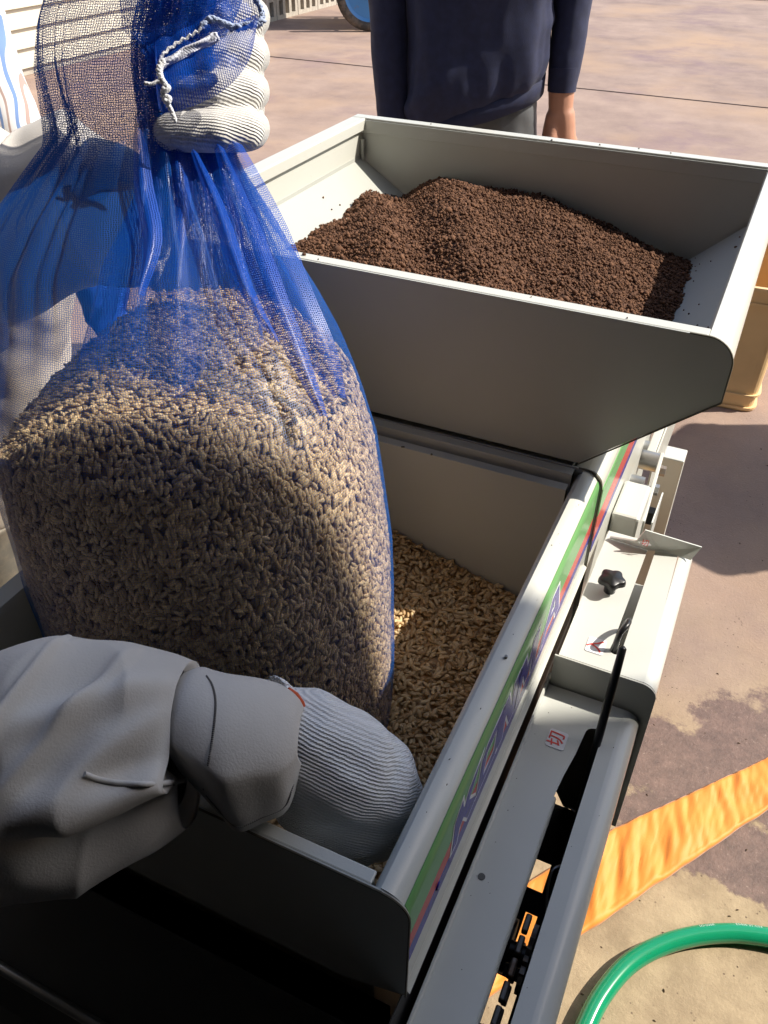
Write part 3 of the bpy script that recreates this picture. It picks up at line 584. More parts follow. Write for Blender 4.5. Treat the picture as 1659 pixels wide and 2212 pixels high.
# ------------------------------------------------------------------ grain and soil
def spindle(n=6, rings=(-.98, -.62, 0, .62, .98), wid=(.18, .80, 1, .80, .18)):
    v = [(-1.08, 0, 0)]
    for x, w in zip(rings, wid):
        for j in range(n): a = 2*math.pi*j/n; v.append((x, w*math.cos(a), w*math.sin(a)))
    v.append((1.08, 0, 0)); f = []
    for j in range(n): f.append((0, 1+(j+1) % n, 1+j))
    for i in range(len(rings)-1):
        for j in range(n):
            a, b_ = 1+i*n+j, 1+i*n+(j+1) % n; f += [(a, b_, b_+n), (a, b_+n, a+n)]
    e = len(v)-1; o = 1+(len(rings)-1)*n
    for j in range(n): f.append((o+j, o+(j+1) % n, e))
    return np.array(v), np.array(f)
def scatter(name, proto, P, N, T, size, m, core=None, parent=None, lean=.35, tone=None):
    """P points, N normals, T long-axis directions; size (len, wid, thick) half sizes"""
    V0, F0 = proto; K = len(P); N = N/np.linalg.norm(N, axis=1)[:, None]
    T = T-(T*N).sum(1)[:, None]*N; T = T/np.linalg.norm(T, axis=1)[:, None]
    a = rng.normal(0, lean, K)[:, None]; T = T*np.cos(a)+N*np.sin(a)
    b = np.cross(N, T); b /= np.linalg.norm(b, axis=1)[:, None]; c = np.cross(T, b)
    s = rng.uniform(.82, 1.15, (K, 1)); q = V0[None]*np.array(size)[None, None]*s[:, None]
    V = P[:, None]+q[..., 0:1]*T[:, None]+q[..., 1:2]*b[:, None]+q[..., 2:3]*c[:, None]
    V = V.reshape(-1, 3); F = (F0[None]+(np.arange(K)*len(V0))[:, None, None]).reshape(-1, 3)
    tn = rng.uniform(0, 1, K) if tone is None else tone; tv = np.repeat(tn, len(V0))
    if core is not None:
        cv, cf = core; F = np.vstack([F, cf+len(V)]); V = np.vstack([V, cv]); tv = np.concatenate([tv, np.full(len(cv), .0)])
    me = bpy.data.meshes.new(name); me.vertices.add(len(V)); me.vertices.foreach_set('co', V.ravel().astype(np.float32))
    me.loops.add(len(F)*3); me.loops.foreach_set('vertex_index', F.ravel().astype(np.int32)); me.polygons.add(len(F))
    me.polygons.foreach_set('loop_start', np.arange(0, len(F)*3, 3, dtype=np.int32)); me.polygons.foreach_set('loop_total', np.full(len(F), 3, np.int32))
    me.update(calc_edges=True); at_ = me.attributes.new('tone', 'FLOAT', 'POINT'); at_.data.foreach_set('value', tv.astype(np.float32))
    return link(name, me, m, parent, smooth=True)
SP = spindle(); SPB = spindle(5, (-.78, 0, .78), (.62, 1, .62))
def grid_core(x0, x1, y0, y1, n, m_, zf):
    xs = np.linspace(x0, x1, n); ys = np.linspace(y0, y1, m_); V = np.array([(x, y, zf(x, y)) for y in ys for x in xs]); F = []
    for j in range(m_-1):
        for i in range(n-1):
            a = j*n+i; F += [(a, a+1, a+n+1), (a, a+n+1, a+n)]
    return V, np.array(F)
def zgrain(x, y):
    t = max(0, min(1, (y-.25)/.25)); s = max(0, min(1, (-.08-x)/.20))
    return .918+.016*t+.054*t*s+.004*noise.noise(Vector((x*30, y*30, 0)))
def rand_dirs(K):
    a = rng.uniform(0, 2*np.pi, K); return np.stack([np.cos(a), np.sin(a), np.zeros(K)], 1)
K = 14500
xy = np.stack([rng.uniform(RX0+.002, RX1-.0035, K), rng.uniform(NY+.002, FY-.003, K)], 1)
zz = np.array([zgrain(x, y) for x, y in xy])+rng.uniform(-.0035, .0015, K)
tag(scatter('rice_grain', SP, np.c_[xy, zz], np.tile([0, 0, 1.], (K, 1))+rng.normal(0, .18, (K, 3)), rand_dirs(K), (.0034, .00160, .00125), M_grain,
    grid_core(RX0+.0005, RX1-.0018, NY+.0005, FY-.0005, 20, 20, lambda x, y: zgrain(x, y)-.003)), 'loose golden paddy rice heaped in the seed hopper under the net bag', 'rice', kind='stuff')
# pale sprouts and blue treated seeds
sv_, sf_ = [], []
for k in range(70):
    x = random.uniform(-.2, RX1-.006); y = random.uniform(.2, .49); z = zgrain(x, y)+.002; a = random.uniform(0, 6.28); l = random.uniform(.003, .007)
    tube_data([(x, y, z), (x+l*.5*math.cos(a), y+l*.5*math.sin(a), z+.0012), (x+l*math.cos(a+.5), y+l*math.sin(a+.5), z+.001)], [.0003, .00025, .0001], 4, sv_, sf_)
tag(pyd('grain_sprouts', sv_, sf_, mat('sprout', (.75, .68, .5), .6)), 'pale thin sprouts scattered over the rice in the seed hopper', 'sprouts', kind='stuff')

def zsoil(x, y):
    fx = np.interp(x, [-.47, -.43, -.392, -.358, -.329, -.30, -.225, -.171, -.116, -.059, -.03], [1.096, 1.108, 1.112, 1.122, 1.129, 1.131, 1.118, 1.106, 1.090, 1.078, 1.074])
    nx = np.interp(x, [-.47, -.42, -.36, -.25, -.15, -.09, -.06, -.03], [1.098, 1.112, 1.118, 1.120, 1.112, 1.100, 1.095, 1.090])
    t = (y-SYN)/(SYF-SYN); z = nx*(1-t)+fx*t
    z += .017*math.sin(math.pi*min(1, max(0, t)))*(1-abs((x+.24)/.24)**2 if abs(x+.24) < .24 else 0)
    q = x+.55*(y-.7)
    z += .007*math.exp(-((q+.33)/.020)**2)-.009*math.exp(-((q+.285)/.022)**2)+.007*math.exp(-((q+.235)/.025)**2)-.004*math.exp(-((q+.18)/.03)**2)+.004*math.exp(-((q+.10)/.03)**2)
    z += .005*noise.noise(Vector((x*22, y*22, 1)))+.0025*noise.noise(Vector((x*60, y*60, 4)))
    return z
def slope_z(x):
    return max(1.066+(x+.088)*(1.128-1.066)/.068 if x > -.088 else 0, 1.066+(-.350-x)*(1.138-1.066)/.114 if x < -.350 else 0)
def in_soil(x, y, z):   # above the chute slopes?
    zr = 1.066+(x+.088)*(1.128-1.066)/.068 if x > -.088 else 0; zl = 1.066+(-.350-x)*(1.138-1.066)/.114 if x < -.350 else 0
    return z > max(zr, zl)-.004
K = 52000
xy = np.stack([rng.uniform(SX0+.014, -.0215, K), rng.uniform(SYN+.004, SYF-.005, K)], 1)
P = []
for x, y in xy:
    z = zsoil(x, y)
    if in_soil(x, y, z): P.append((x, y, z+random.uniform(-.0022, .0016)))
for k in range(60):
    x = random.choice([random.uniform(SX0+.02, -.36), random.uniform(-.075, -.025), random.uniform(-.46, -.03)]); y = random.uniform(SYN+.006, SYF-.008)
    if not in_soil(x, y, zsoil(x, y)): P.append((x, y, slope_z(x)+.0006))
for k in range(5): P.append((random.uniform(-.45, -.03), SYN+random.uniform(.002, .011), SZ+.0007))
for k in range(5): P.append((random.uniform(-.45, -.03), SYF+random.uniform(-.001, .010), SZ+.0027))
P = np.array(P); K = len(P)
ico = bmesh.new(); bmesh.ops.create_icosphere(ico, subdivisions=1, radius=1); ico.verts.ensure_lookup_table()
IV = np.array([v.co[:] for v in ico.verts]); IF = np.array([[v.index for v in f.verts] for f in ico.faces]); ico.free()
szs = .00105*np.exp(rng.normal(0, .38, K)); IV1 = IV
def scatter_crumbs():
    V = P[:, None]+IV1[None]*szs[:, None, None]*rng.uniform(.65, 1.25, (K, 12, 1)); F = (IF[None]+(np.arange(K)*12)[:, None, None]).reshape(-1, 3)
    V = V.reshape(-1, 3); cv, cf = grid_core(SX0+.0135, -.0208, SYN+.0018, SYF-.004, 220, 190, lambda x, y: max(zsoil(x, y)-.0012+.0012*noise.noise(Vector((x*300, y*300, 2))), slope_z(x)-.0007))
    tv = np.concatenate([np.repeat(rng.uniform(0, 1, K), 12), np.full(len(cv), .15)]); F = np.vstack([F, cf+len(V)]); V = np.vstack([V, cv])
    me = bpy.data.meshes.new('soil'); me.vertices.add(len(V)); me.vertices.foreach_set('co', V.ravel().astype(np.float32))
    me.loops.add(len(F)*3); me.loops.foreach_set('vertex_index', F.ravel().astype(np.int32)); me.polygons.add(len(F))
    me.polygons.foreach_set('loop_start', np.arange(0, len(F)*3, 3, dtype=np.int32)); me.polygons.foreach_set('loop_total', np.full(len(F), 3, np.int32))
    me.update(calc_edges=True); me.attributes.new('tone', 'FLOAT', 'POINT').data.foreach_set('value', tv.astype(np.float32))
    return link('soil', me, M_soil)
tag(scatter_crumbs(), 'dark brown crumbly potting soil heaped in the far hopper', 'soil', kind='stuff')

# ------------------------------------------------------------------ net bag of rice
SILV = [-400, -150, 0, 50, 145, 302, 370, 433, 520, 640, 700, 760, 800, 880, 1000, 1130, 1230, 1330, 1450, 1560, 1700, 1900]
SILL = [130, 110, 98, 82, 72, 96, 45, 0, -38, -12, 0, 3, 6, 15, 40, 75, 106, 140, 190, 235, 280, 330]
SIRV = [-400, -150, 0, 80, 200, 320, 380, 480, 580, 690, 760, 870, 960, 1080, 1180, 1300, 1450, 1570, 1700, 1900]
SIR = [560, 540, 530, 510, 505, 531, 562, 618, 660, 711, 748, 792, 822, 841, 856, 859, 859, 850, 820, 780]
LVL = [(.915, .385, .072), (.93, .395, .084), (.96, .408, .096), (1.0, .420, .106), (1.04, .430, .112), (1.08, .437, .116), (1.12, .446, .117), (1.16, .458, .112), (1.20, .484, .098), (1.24, .515, .066), (1.27, .540, .042), (1.30, .552, .034), (1.34, .56, .040), (1.40, .56, .050), (1.48, .56, .060)]
def ring(z):
    zs = [l[0] for l in LVL]; f = float(np.interp(z, zs, [l[1] for l in LVL])); b = float(np.interp(z, zs, [l[2] for l in LVL]))
    u, v, d = proj(rf(0, f, z)); xl = np.interp(v, SILV, SILL); xr = np.interp(v, SIRV, SIR)
    rc = ((xl+xr)/2-CX)/F_PX*d; a = (xr-xl)/2/F_PX*d
    return f, rc, a, b
def ringpt(z, th, k=1.0, inset=0):
    f, rc, a, b = ring(z); c, s = math.cos(th), math.sin(th); p = 2/2.15
    cx = math.copysign(abs(c)**p, c); sy = math.copysign(abs(s)**p, s)
    return rf(rc+(a*k-inset)*cx, f+(b*k-inset)*sy, z)
bag = thing('net_bag', rf(-.1, .38, .93), 'blue mesh net bag filled with rice held upright over the seed hopper', 'net bag')
def loft(name, z0, z1, nz, nt, fn, m, parent, gather=None):
    V = []; UV = []; G = []; W_ = nt+1
    for i in range(nz+1):
        z = z0+(z1-z0)*i/nz; row = [fn(z, -math.pi/2+2*math.pi*j/nt-math.pi) for j in range(nt+1)]; V += row
        s = 0; us = [0]
        for a, b in zip(row, row[1:]): s += min((b-a).length, .9/nt*1.6); us.append(s)
        UV += [[u-s/2+.5, 0] for u in us]; G += [gather(z) if gather else 0]*W_
    Fc = [(i*W_+j, i*W_+j+1, (i+1)*W_+j+1, (i+1)*W_+j) for i in range(nz) for j in range(nt)]
    s = 0
    for i in range(nz+1):
        if i: s += (V[i*W_+nt//2]-V[(i-1)*W_+nt//2]).length
        for j in range(W_): UV[i*W_+j][1] = s
    o = pyd(name, V, Fc, m, parent, smooth=True, uv=UV)
    o.data.attributes.new('gather', 'FLOAT', 'POINT').data.foreach_set('value', np.array(G, np.float32)); return o
def pleat(z, th, seed=0):
    t = max(0, min(1, (z-1.195)/.07)); A = .22*t*(1-.75*max(0, min(1, (z-1.29)/.06)))
    n = noise.noise(Vector((math.cos(th)*3.4, math.sin(th)*3.4, z*5+seed)))
    r = 1-abs(noise.noise(Vector((math.cos(th)*4.5+seed, math.sin(th)*4.5, z*3.2))))*2
    w = .010*noise.noise(Vector((math.cos(th)*5, math.sin(th)*5, z*26)))
    return 1-A*.35+A*n*.55-A*max(0, r-.45)*.9+w*(1-t)
loft('net', .915, 1.47, 130, 300, lambda z, th: ringpt(z, th, pleat(z, th)), M_net, bag, lambda z: float(np.interp(z, [1.15, 1.22, 1.27, 1.34], [0, .050, .095, .055])))
# gathered inner folds running up through the fist
def inner(z, th, k, sh, seed):
    f, rc, a, b = ring(z); t = max(0, min(1, (z-1.16)/.10)); n = noise.noise(Vector((math.cos(th)*3+seed, math.sin(th)*3, z*6)))
    rr = (k+.28*n)
    return rf(rc+a*sh*t+a*rr*math.cos(th)*(1-.35*t), f+b*(rr+.1)*math.sin(th), z)
loft('net_fold', 1.19, 1.47, 60, 120, lambda z, th: inner(z, th, .60, .40, 3), M_netd, bag, lambda z: float(np.interp(z, [1.19, 1.245], [-.10, 0])))
loft('net_fold', 1.22, 1.47, 50, 100, lambda z, th: inner(z, th, .42, .42, 9), M_netd, bag, lambda z: float(np.interp(z, [1.22, 1.26], [-.10, 0])))
# seam down the right hand side and deep creases
def crease(name, pix, w, m):
    pts = catmull([at(u, v, d) for u, v, d in pix], 8); V = []; UV = []; Fc = []; s = 0; side = Vector(RM @ np.array([1, 0, 0]))
    for i, p in enumerate(pts):
        t = i/(len(pts)-1); ww = w*math.sin(math.pi*(.12+.8*t)); 
        if i: s += (p-pts[i-1]).length
        dd = Vector(RM @ np.array([0, 0, -1]))
        for k in range(5):
            q = (k-2)/2; V.append(p+side*ww*q+dd*(.006*(1-abs(q))*(-1))); UV.append((q*w*1.2, s))
    for i in range(len(pts)-1):
        for k in range(4): a = i*5+k; Fc.append((a, a+1, a+6, a+5))
    return pyd(name, V, Fc, m, bag, smooth=True, uv=UV)
crease('net_fold', [(470, 310, .49), (520, 440, .478), (575, 600, .462), (640, 760, .455), (700, 900, .452)], .008, M_netd)
crease('net_fold', [(505, 312, .49), (570, 470, .478), (630, 640, .465), (690, 760, .465), (735, 860, .475)], .013, M_netd)
crease('net_fold', [(420, 330, .485), (470, 450, .475), (530, 620, .458), (600, 740, .448)], .005, M_netd)
crease('net_fold', [(300, 250, .49), (310, 400, .48), (330, 520, .468), (305, 640, .455)], .006, M_netd)
# rice inside
def ztop(r, f): 
    f0, rc, a, b = ring(1.13); q = (r-rc)/a
    return 1.182-.006*((f-f0)/b)-.050*max(0, abs(q+.02)-.20)**1.5*(1.45 if q < 0 else .75)+.002*noise.noise(Vector((r*40, f*40, 0)))
P = []; N = []; T = []
C0 = [ring(z) for z in (.92,)]
K = 44000
for k in range(K):
    z = random.uniform(.918, 1.185); th = random.uniform(0, 2*math.pi)
    ins = .0028+random.uniform(0, .0020); p = ringpt(z, th, 1, ins); f, rc, a, b = ring(z)
    r_, f_ = p.dot(RW), p.dot(FW)
    if z > ztop(r_, f_): continue
    if f_ > f+.5*b and random.random() < .6: continue
    e = ringpt(z, th+.02, 1, ins)-p; g = ringpt(z+.004, th, 1, ins)-p; n = e.cross(g).normalized()
    an = random.gauss(R(70), .55) if random.random() < .7 else random.uniform(0, 3.14)
    t = e.normalized()*math.cos(an)+g.normalized()*math.sin(an)
    P.append(p); N.append(n); T.append(t)
for k in range(13000):
    f0, rc, a, b = ring(1.14); r_ = rc+random.uniform(-1, 1)*a; f_ = f0+random.uniform(-1.3, 1.3)*b
    z = ztop(r_, f_); f1, rc1, a1, b1 = ring(z)
    if (abs(r_-rc1)/(a1-.005))**2.1+(abs(f_-f1)/(b1-.005))**2.1 > 1: continue
    P.append(rf(r_, f_, z-random.uniform(0, .004))); N.append(Vector((random.gauss(0, .2), random.gauss(0, .2), 1))); an = random.gauss(0, .7); T.append(RW*math.cos(an)+FW*math.sin(an))
cv = []; cf = []; nt_ = 48; zs = np.linspace(.917, 1.188, 36)
for z in zs:
    for j in range(nt_):
        th = 2*math.pi*j/nt_; p = ringpt(z, th, 1, .0055); zt = ztop(p.dot(RW), p.dot(FW))-.003; 
        if z > zt:
            f0, rc, a, b = ring(zt); kk = max(0, 1-(z-zt)/.02); q = rf(rc+(p.dot(RW)-rc)*kk, f0+(p.dot(FW)-f0)*kk, 0); q.z = min(z, ztop(q.dot(RW), q.dot(FW))-.003); p = q
        cv.append(p[:])
for i in range(len(zs)-1):
    for j in range(nt_):
        a_, b2 = i*nt_+j, i*nt_+(j+1) % nt_; cf += [(a_, b2, b2+nt_), (a_, b2+nt_, a_+nt_)]
o_ = (len(zs)-1)*nt_
for j in range(1, nt_-1): cf.append((o_, o_+j, o_+j+1))
bg_ = scatter('rice_grain', SPB, np.array([p[:] for p in P]), np.array([n[:] for n in N]), np.array([t[:] for t in T]), (.0030, .00155, .00125), M_grainb, (np.array(cv), np.array(cf)), lean=.09)
tag(bg_, 'packed pale paddy rice filling the inside of the blue net bag', 'rice', kind='stuff')
# turned down mouth of the bag with hem and drawstring
def flap(name, top, bot, n, d0, d1, bulge, m):
    V = []; UV = []; Fc = []; Tt = catmull([Vector((*p, 0)) for p in top], n); Bt = catmull([Vector((*p, 0)) for p in bot], n); k = min(len(Tt), len(Bt)); nv = 16
    for i in range(k):
        for j in range(nv+1):
            t = j/nv; u = Tt[i].lerp(Bt[i], t); d = d0+(d1-d0)*t-bulge*math.sin(math.pi*t)+.004*noise.noise(Vector((u.x*.03, u.y*.03, 2)))
            V.append(at(u.x, u.y, d)); UV.append((i/k*.10+.3, t*.08))
    for i in range(k-1):
        for j in range(nv): a = i*(nv+1)+j; Fc.append((a, a+1, a+nv+2, a+nv+1))
    return pyd(name, V, Fc, m, bag, smooth=True, uv=UV)
flap('mouth_flap', [(250, -80), (300, -80), (360, -80), (420, -80), (480, -80), (545, -80)], [(262, 60), (345, 150), (395, 118), (463, 82), (500, 62), (563, 50)], 6, .490, .462, .012, M_netd)
flap('mouth_flap', [(335, 60), (345, 135), (400, 105), (462, 70), (505, 52), (556, 30)], [(338, 200), (352, 243), (425, 226), (490, 190), (538, 130), (556, 52)], 6, .470, .462, .014, M_netd)
hem = catmull([at(u, v, .461) for u, v in [(438, 58), (455, 42), (480, 50), (505, 60), (535, 55), (562, 50), (567, 30), (556, 2), (545, -25)]], 6)
hv, hf = [], []
for off in (0, 1, 2):
    pts = [p+Vector((.0012*math.sin(i*1.3+off*2.1), .0010*math.cos(i*1.7+off), .0012*math.cos(i*1.3+off*2.1))) for i, p in enumerate(hem)]
    tube_data(pts, .0012, 6, hv, hf)
pyd('hem_stitching', hv, hf, mat('hem_thread', (.42, .50, .70), .9, bump=.5, bscale=900), bag, smooth=True)
hem2 = catmull([at(u, v, .460) for u, v in [(350, 140), (372, 128), (400, 112), (430, 98), (458, 84), (466, 78)]], 6); hv, hf = [], []
for off in (0, 1, 2, 3):
    tube_data([p+Vector((.0016*math.sin(i*1.9+off*1.6), 0, .0018*math.cos(i*1.5+off*1.6))) for i, p in enumerate(hem2)], .0012, 6, hv, hf)
pyd('hem_stitching', hv, hf, mat('hem_thread_pale', (.62, .64, .74), .9, bump=.5, bscale=900), bag, smooth=True)
hem3 = catmull([at(u, v, .460) for u, v in [(345, 136), (352, 118), (380, 95), (410, 78), (436, 62)]], 6)
tube('hem_stitching', [p+Vector((0, 0, .0008*math.sin(i*2.2))) for i, p in enumerate(hem3)], .0009, M_cord, bag, 6)
cord = [(352, 133), (344, 150), (348, 170), (357, 186), (352, 205), (360, 222), (370, 240), (378, 262)]; cv_, cf_ = [], []
cp = catmull([at(u, v, .452) for u, v in cord], 8)
for off in (0, 3.14):
    tube_data([p+Vector((.0009*math.sin(i*.9+off), 0, .0009*math.cos(i*.9+off))) for i, p in enumerate(cp)], [.0014-.0006*i/len(cp) for i in range(len(cp))], 7, cv_, cf_)
tube_data(catmull([at(u, v, .452) for u, v in [(354, 180), (342, 176), (328, 182), (312, 180)]], 6), .0011, 7, cv_, cf_)
tube_data(catmull([at(u, v, .450) for u, v in [(357, 184), (364, 190), (358, 196), (352, 190)]], 6), .0015, 7, cv_, cf_)
tube_data(catmull([at(u, v, .450) for u, v in [(357, 208), (366, 212), (364, 220), (356, 216)]], 6), .0014, 7, cv_, cf_)
pyd('drawstring', cv_, cf_, M_cord, bag, smooth=True)

# ------------------------------------------------------------------ people
def ell(c, r, q=None): return (c, r, q)
QF = Matrix((RW, FW, Vector((0, 0, 1)))).transposed()        # local x=image right, y=away
# 1. the person holding the bag (two arms reach in from the left)
pa = thing('person', rf(-.62, .10, GZ), 'person in grey cotton jacket and white knit gloves gripping the net bag', 'person')
def wr(p): return .0022*noise.noise(p*26)+.0035*noise.noise(p*11+Vector((4, 4, 4)))+.0012*noise.noise(p*60)
def sleeve(name, secs, m, parent, fold=.006, n=150, sub=18, open_end=True, tab=0, shape=None):
    """sections: (top pixel, bottom pixel, depth, half thickness in depth)"""
    C = []; 
    T_ = catmull([Vector((*s[0], 0)) for s in secs], sub); B_ = catmull([Vector((*s[1], 0)) for s in secs], sub)
    D_ = catmull([Vector((s[2], s[3], 0)) for s in secs], sub); V = []; Fc = []
    back = Vector(RM @ np.array([0, 0, -1]))
    for i in range(len(T_)):
        a = at(T_[i].x, T_[i].y, D_[i].x); b = at(B_[i].x, B_[i].y, D_[i].x); c = (a+b)/2; h = (a-b)/2
        for j in range(n):
            th = 2*math.pi*j/n; cth = math.cos(th); p = c+h*cth-back*D_[i].y*math.sin(th)*(1-tab*max(0, -cth)**1.2)
            nn = (p-c).normalized()
            w = fold*((1-abs(noise.noise(Vector((p.x*14+2, p.y*14, p.z*9)))*2.6))**2+.5*(1-abs(noise.noise(Vector((p.x*7+9, p.y*13, p.z*16)))*2.2))-.5)+wr(p)*.7*(0.25 if tab else 1)+(shape(T_[i].x, (1-cth)/2 if math.sin(th) > 0 else -1) if shape else 0)
            V.append(p+nn*w)
    for i in range(len(T_)-1):
        for j in range(n): Fc.append((i*n+j, i*n+(j+1) % n, (i+1)*n+(j+1) % n, (i+1)*n+j))
    Fc.append(tuple(range(n))[::-1])
    e = (len(T_)-1)*n; cc = sum((V[e+j] for j in range(n)), Vector())/n; k = len(V)
    dirn = (cc-sum((V[e-4*n+j] for j in range(n)), Vector())/n).normalized()
    for j in range(n): V.append(cc+(V[e+j]-cc)*.93-dirn*.002)
    for j in range(n): Fc.append((e+j, e+(j+1) % n, k+(j+1) % n, k+j))
    for j in range(n): V.append(cc+(V[e+j]-cc)*.80-dirn*.008)
    for j in range(n): Fc.append((k+j, k+(j+1) % n, k+n+(j+1) % n, k+n+j))
    return pyd(name, V, Fc, m, parent, smooth=True)
LS = [((-330, 1440), (-330, 1900), .44, .055), ((-150, 1400), (-150, 1930), .385, .055), ((0, 1396), (0, 1915), .360, .050), ((105, 1382), (90, 1912), .355, .047), ((200, 1406), (215, 1892), .362, .044), ((300, 1418), (330, 1850), .370, .041), ((372, 1430), (408, 1796), .376, .038), ((408, 1440), (412, 1786), .380, .036)]
def sm(a, b, x): t = max(0, min(1, (x-a)/(b-a))); return t*t*(3-2*t)
def lshape(x, s):
    if s < 0: return 0
    k = sm(120, 230, x); o = 0
    ss = .62-.00012*(x-300)
    o += k*(.010*math.exp(-((s-ss+.07)/.07)**2)-.013*sm(ss-.012, ss+.03, s)*(1-sm(ss+.03, ss+.42, s)))
    # long soft drag folds fanning from the cuff
    for x0, s0, dx, ds, w_, a in ((405, .10, -300, .18, .05, .006), (405, .22, -330, .42, .06, .006), (300, .05, -230, .55, .05, .007), (150, .05, -140, .75, .06, .008), (405, .50, -260, -.02, .05, .005)):
        t = (x-x0)/dx
        if -.1 < t < 1.1: o += a*math.exp(-((s-(s0+ds*t))/w_)**2)*math.sin(math.pi*max(0, min(1, (t+.1)/1.2)))
    return o
slv = sleeve('jacket_sleeve', LS, M_sleeve, pa, shape=lshape)
# cuff with pointed tab
def cuff():
    secs = [((396, 1456), (394, 1672), .380, .031), ((425, 1446), (408, 1688), .380, .034), ((452, 1452), (440, 1722), .378, .034), ((485, 1459), (478, 1764), .378, .034), ((520, 1464), (514, 1796), .380, .034), ((570, 1474), (568, 1774), .386, .033), ((618, 1494), (618, 1750), .392, .031), ((642, 1512), (640, 1704), .396, .029), ((656, 1532), (655, 1650), .400, .027)]
    o = sleeve('jacket_cuff', secs, M_sleeve, pa, fold=.0012, n=96, sub=8, tab=.75)
    return o
cf_o = cuff()
from mathutils.bvhtree import BVHTree
def onsurf(o, u, v, dd=0):
    if 'bvh' not in BV or BV['bvh'][0] != o.name:
        BV['bvh'] = (o.name, BVHTree.FromPolygons([x.co[:] for x in o.data.vertices], [p.vertices[:] for p in o.data.polygons]))
    d = Vector(ray(u, v)); h = BV['bvh'][1].ray_cast(Vector(CAM), d.normalized())
    return (h[0]-d.normalized()*dd) if h[0] else at(u, v, .385)
BV = {}
def stitches(pix, on, parent, r=.00045, dd=0):
    P_ = catmull([onsurf(on, u, v, dd) for u, v in pix], 12); v, f = [], []; L = len(P_)
    for i in range(0, L-1):
        a, b = P_[i], P_[i+1]; tube_data([a.lerp(b, .1), a.lerp(b, .75)], r, 5, v, f)
    return pyd('stitch_line', v, f, M_stitch, parent)
stitches([(446, 1460), (458, 1480), (465, 1510), (464, 1550), (458, 1600), (450, 1650), (440, 1706)], cf_o, pa, .00055, .0001)
stitches([(396, 1448), (392, 1500), (388, 1560), (386, 1620), (390, 1672)], slv, pa, .0004, .0001)
stitches([(446, 1718), (478, 1756), (514, 1786), (566, 1766), (614, 1743), (632, 1700), (646, 1640), (650, 1580)], cf_o, pa, .0004, .0001)
# button placket slit on the forearm
sl_ = [(182, 1670), (215, 1662), (265, 1658), (320, 1657), (375, 1660), (425, 1672)]; s2 = [(182, 1672), (215, 1684), (265, 1692), (320, 1694), (370, 1690), (400, 1686)]
tube('placket_edge', catmull([onsurf(slv, u, v, .0005) for u, v in s2], 8), .0011, M_sleeve, pa, 8)
stitches([(190, 1680), (215, 1690), (265, 1698), (320, 1700), (370, 1696), (400, 1692)], slv, pa, .0004, .0001)
# glove holding the bottom corner of the bag
def P3(u, v, d): return at(u, v, d)
def P3(u, v, d): return at(u, v, d)
def finger(pts, rs): return [(P3(*pts[i]), rs[i], P3(*pts[i+1]), rs[i+1]) for i in range(len(pts)-1)]
gl_caps = [(P3(650, 1610, .420), .030, P3(720, 1662, .428), .034), (P3(720, 1660, .428), .031, P3(785, 1690, .440), .029),
           (P3(700, 1690, .432), .030, P3(765, 1735, .445), .028)]
gl_caps += finger([(775, 1640, .440), (832, 1660, .448), (866, 1722, .462), (862, 1775, .485)], [.021, .0168, .0135, .0115])
gl_caps += finger([(775, 1665, .442), (822, 1716, .450), (838, 1790, .468), (818, 1822, .492)], [.022, .0155, .0130, .0110])
gl_caps += finger([(755, 1710, .445), (782, 1775, .452), (785, 1820, .468), (770, 1835, .492)], [.021, .0145, .0125, .0105])
gl_caps += finger([(725, 1725, .440), (738, 1790, .446), (738, 1822, .462), (728, 1826, .485)], [.020, .0135, .0118, .0100])
gl_caps += finger([(745, 1620, .435), (800, 1630, .455), (840, 1655, .478)], [.020, .015, .0120])
fuse('knit_glove', gl_caps, [], M_knit_low, pa, .0020, 4, lambda p: .0010*noise.noise(p*60))
# ribbed glove cuff
def rib_cuff(name, c0, c1, r0, r1, m, parent, fl=.8, side=None):
    d = (c1-c0).normalized(); X, Y = frame(d) if side is None else (side, d.cross(side)); n = 150; V = []; Fc = []; k = 12
    for i in range(k+1):
        t = i/k; c = c0.lerp(c1, t); r = r0+(r1-r0)*t+.0012*math.sin(t*9)
        for j in range(n):
            a = 2*math.pi*j/n; q = r*(1+.022*math.sin(a*30)); V.append(c+X*math.cos(a)*q+Y*math.sin(a)*q*fl)
    for j in range(n):
        a = 2*math.pi*j/n; q = r0*.90; V.append(c0+X*math.cos(a)*q+Y*math.sin(a)*q*fl+d*.004)
    for i in range(k):
        for j in range(n): Fc.append((i*n+j, i*n+(j+1) % n, (i+1)*n+(j+1) % n, (i+1)*n+j))
    for j in range(n): Fc.append(((k+1)*n+j, (k+1)*n+(j+1) % n, (j+1) % n, j))
    return pyd(name, V, Fc, m, parent, smooth=True)
upv = Vector(RM @ np.array([-.25, 1, 0])).normalized()
rib_cuff('glove_cuff', P3(622, 1596, .415), P3(712, 1660, .428), .0320, .0345, M_knit_low, pa, .80, upv)
tube('glove_lining', [P3(618, 1496, .402), P3(634, 1506, .403), P3(648, 1526, .405), P3(656, 1548, .407)], .003, mat('orange_lining', (.60, .10, .03), .9), pa, 8)
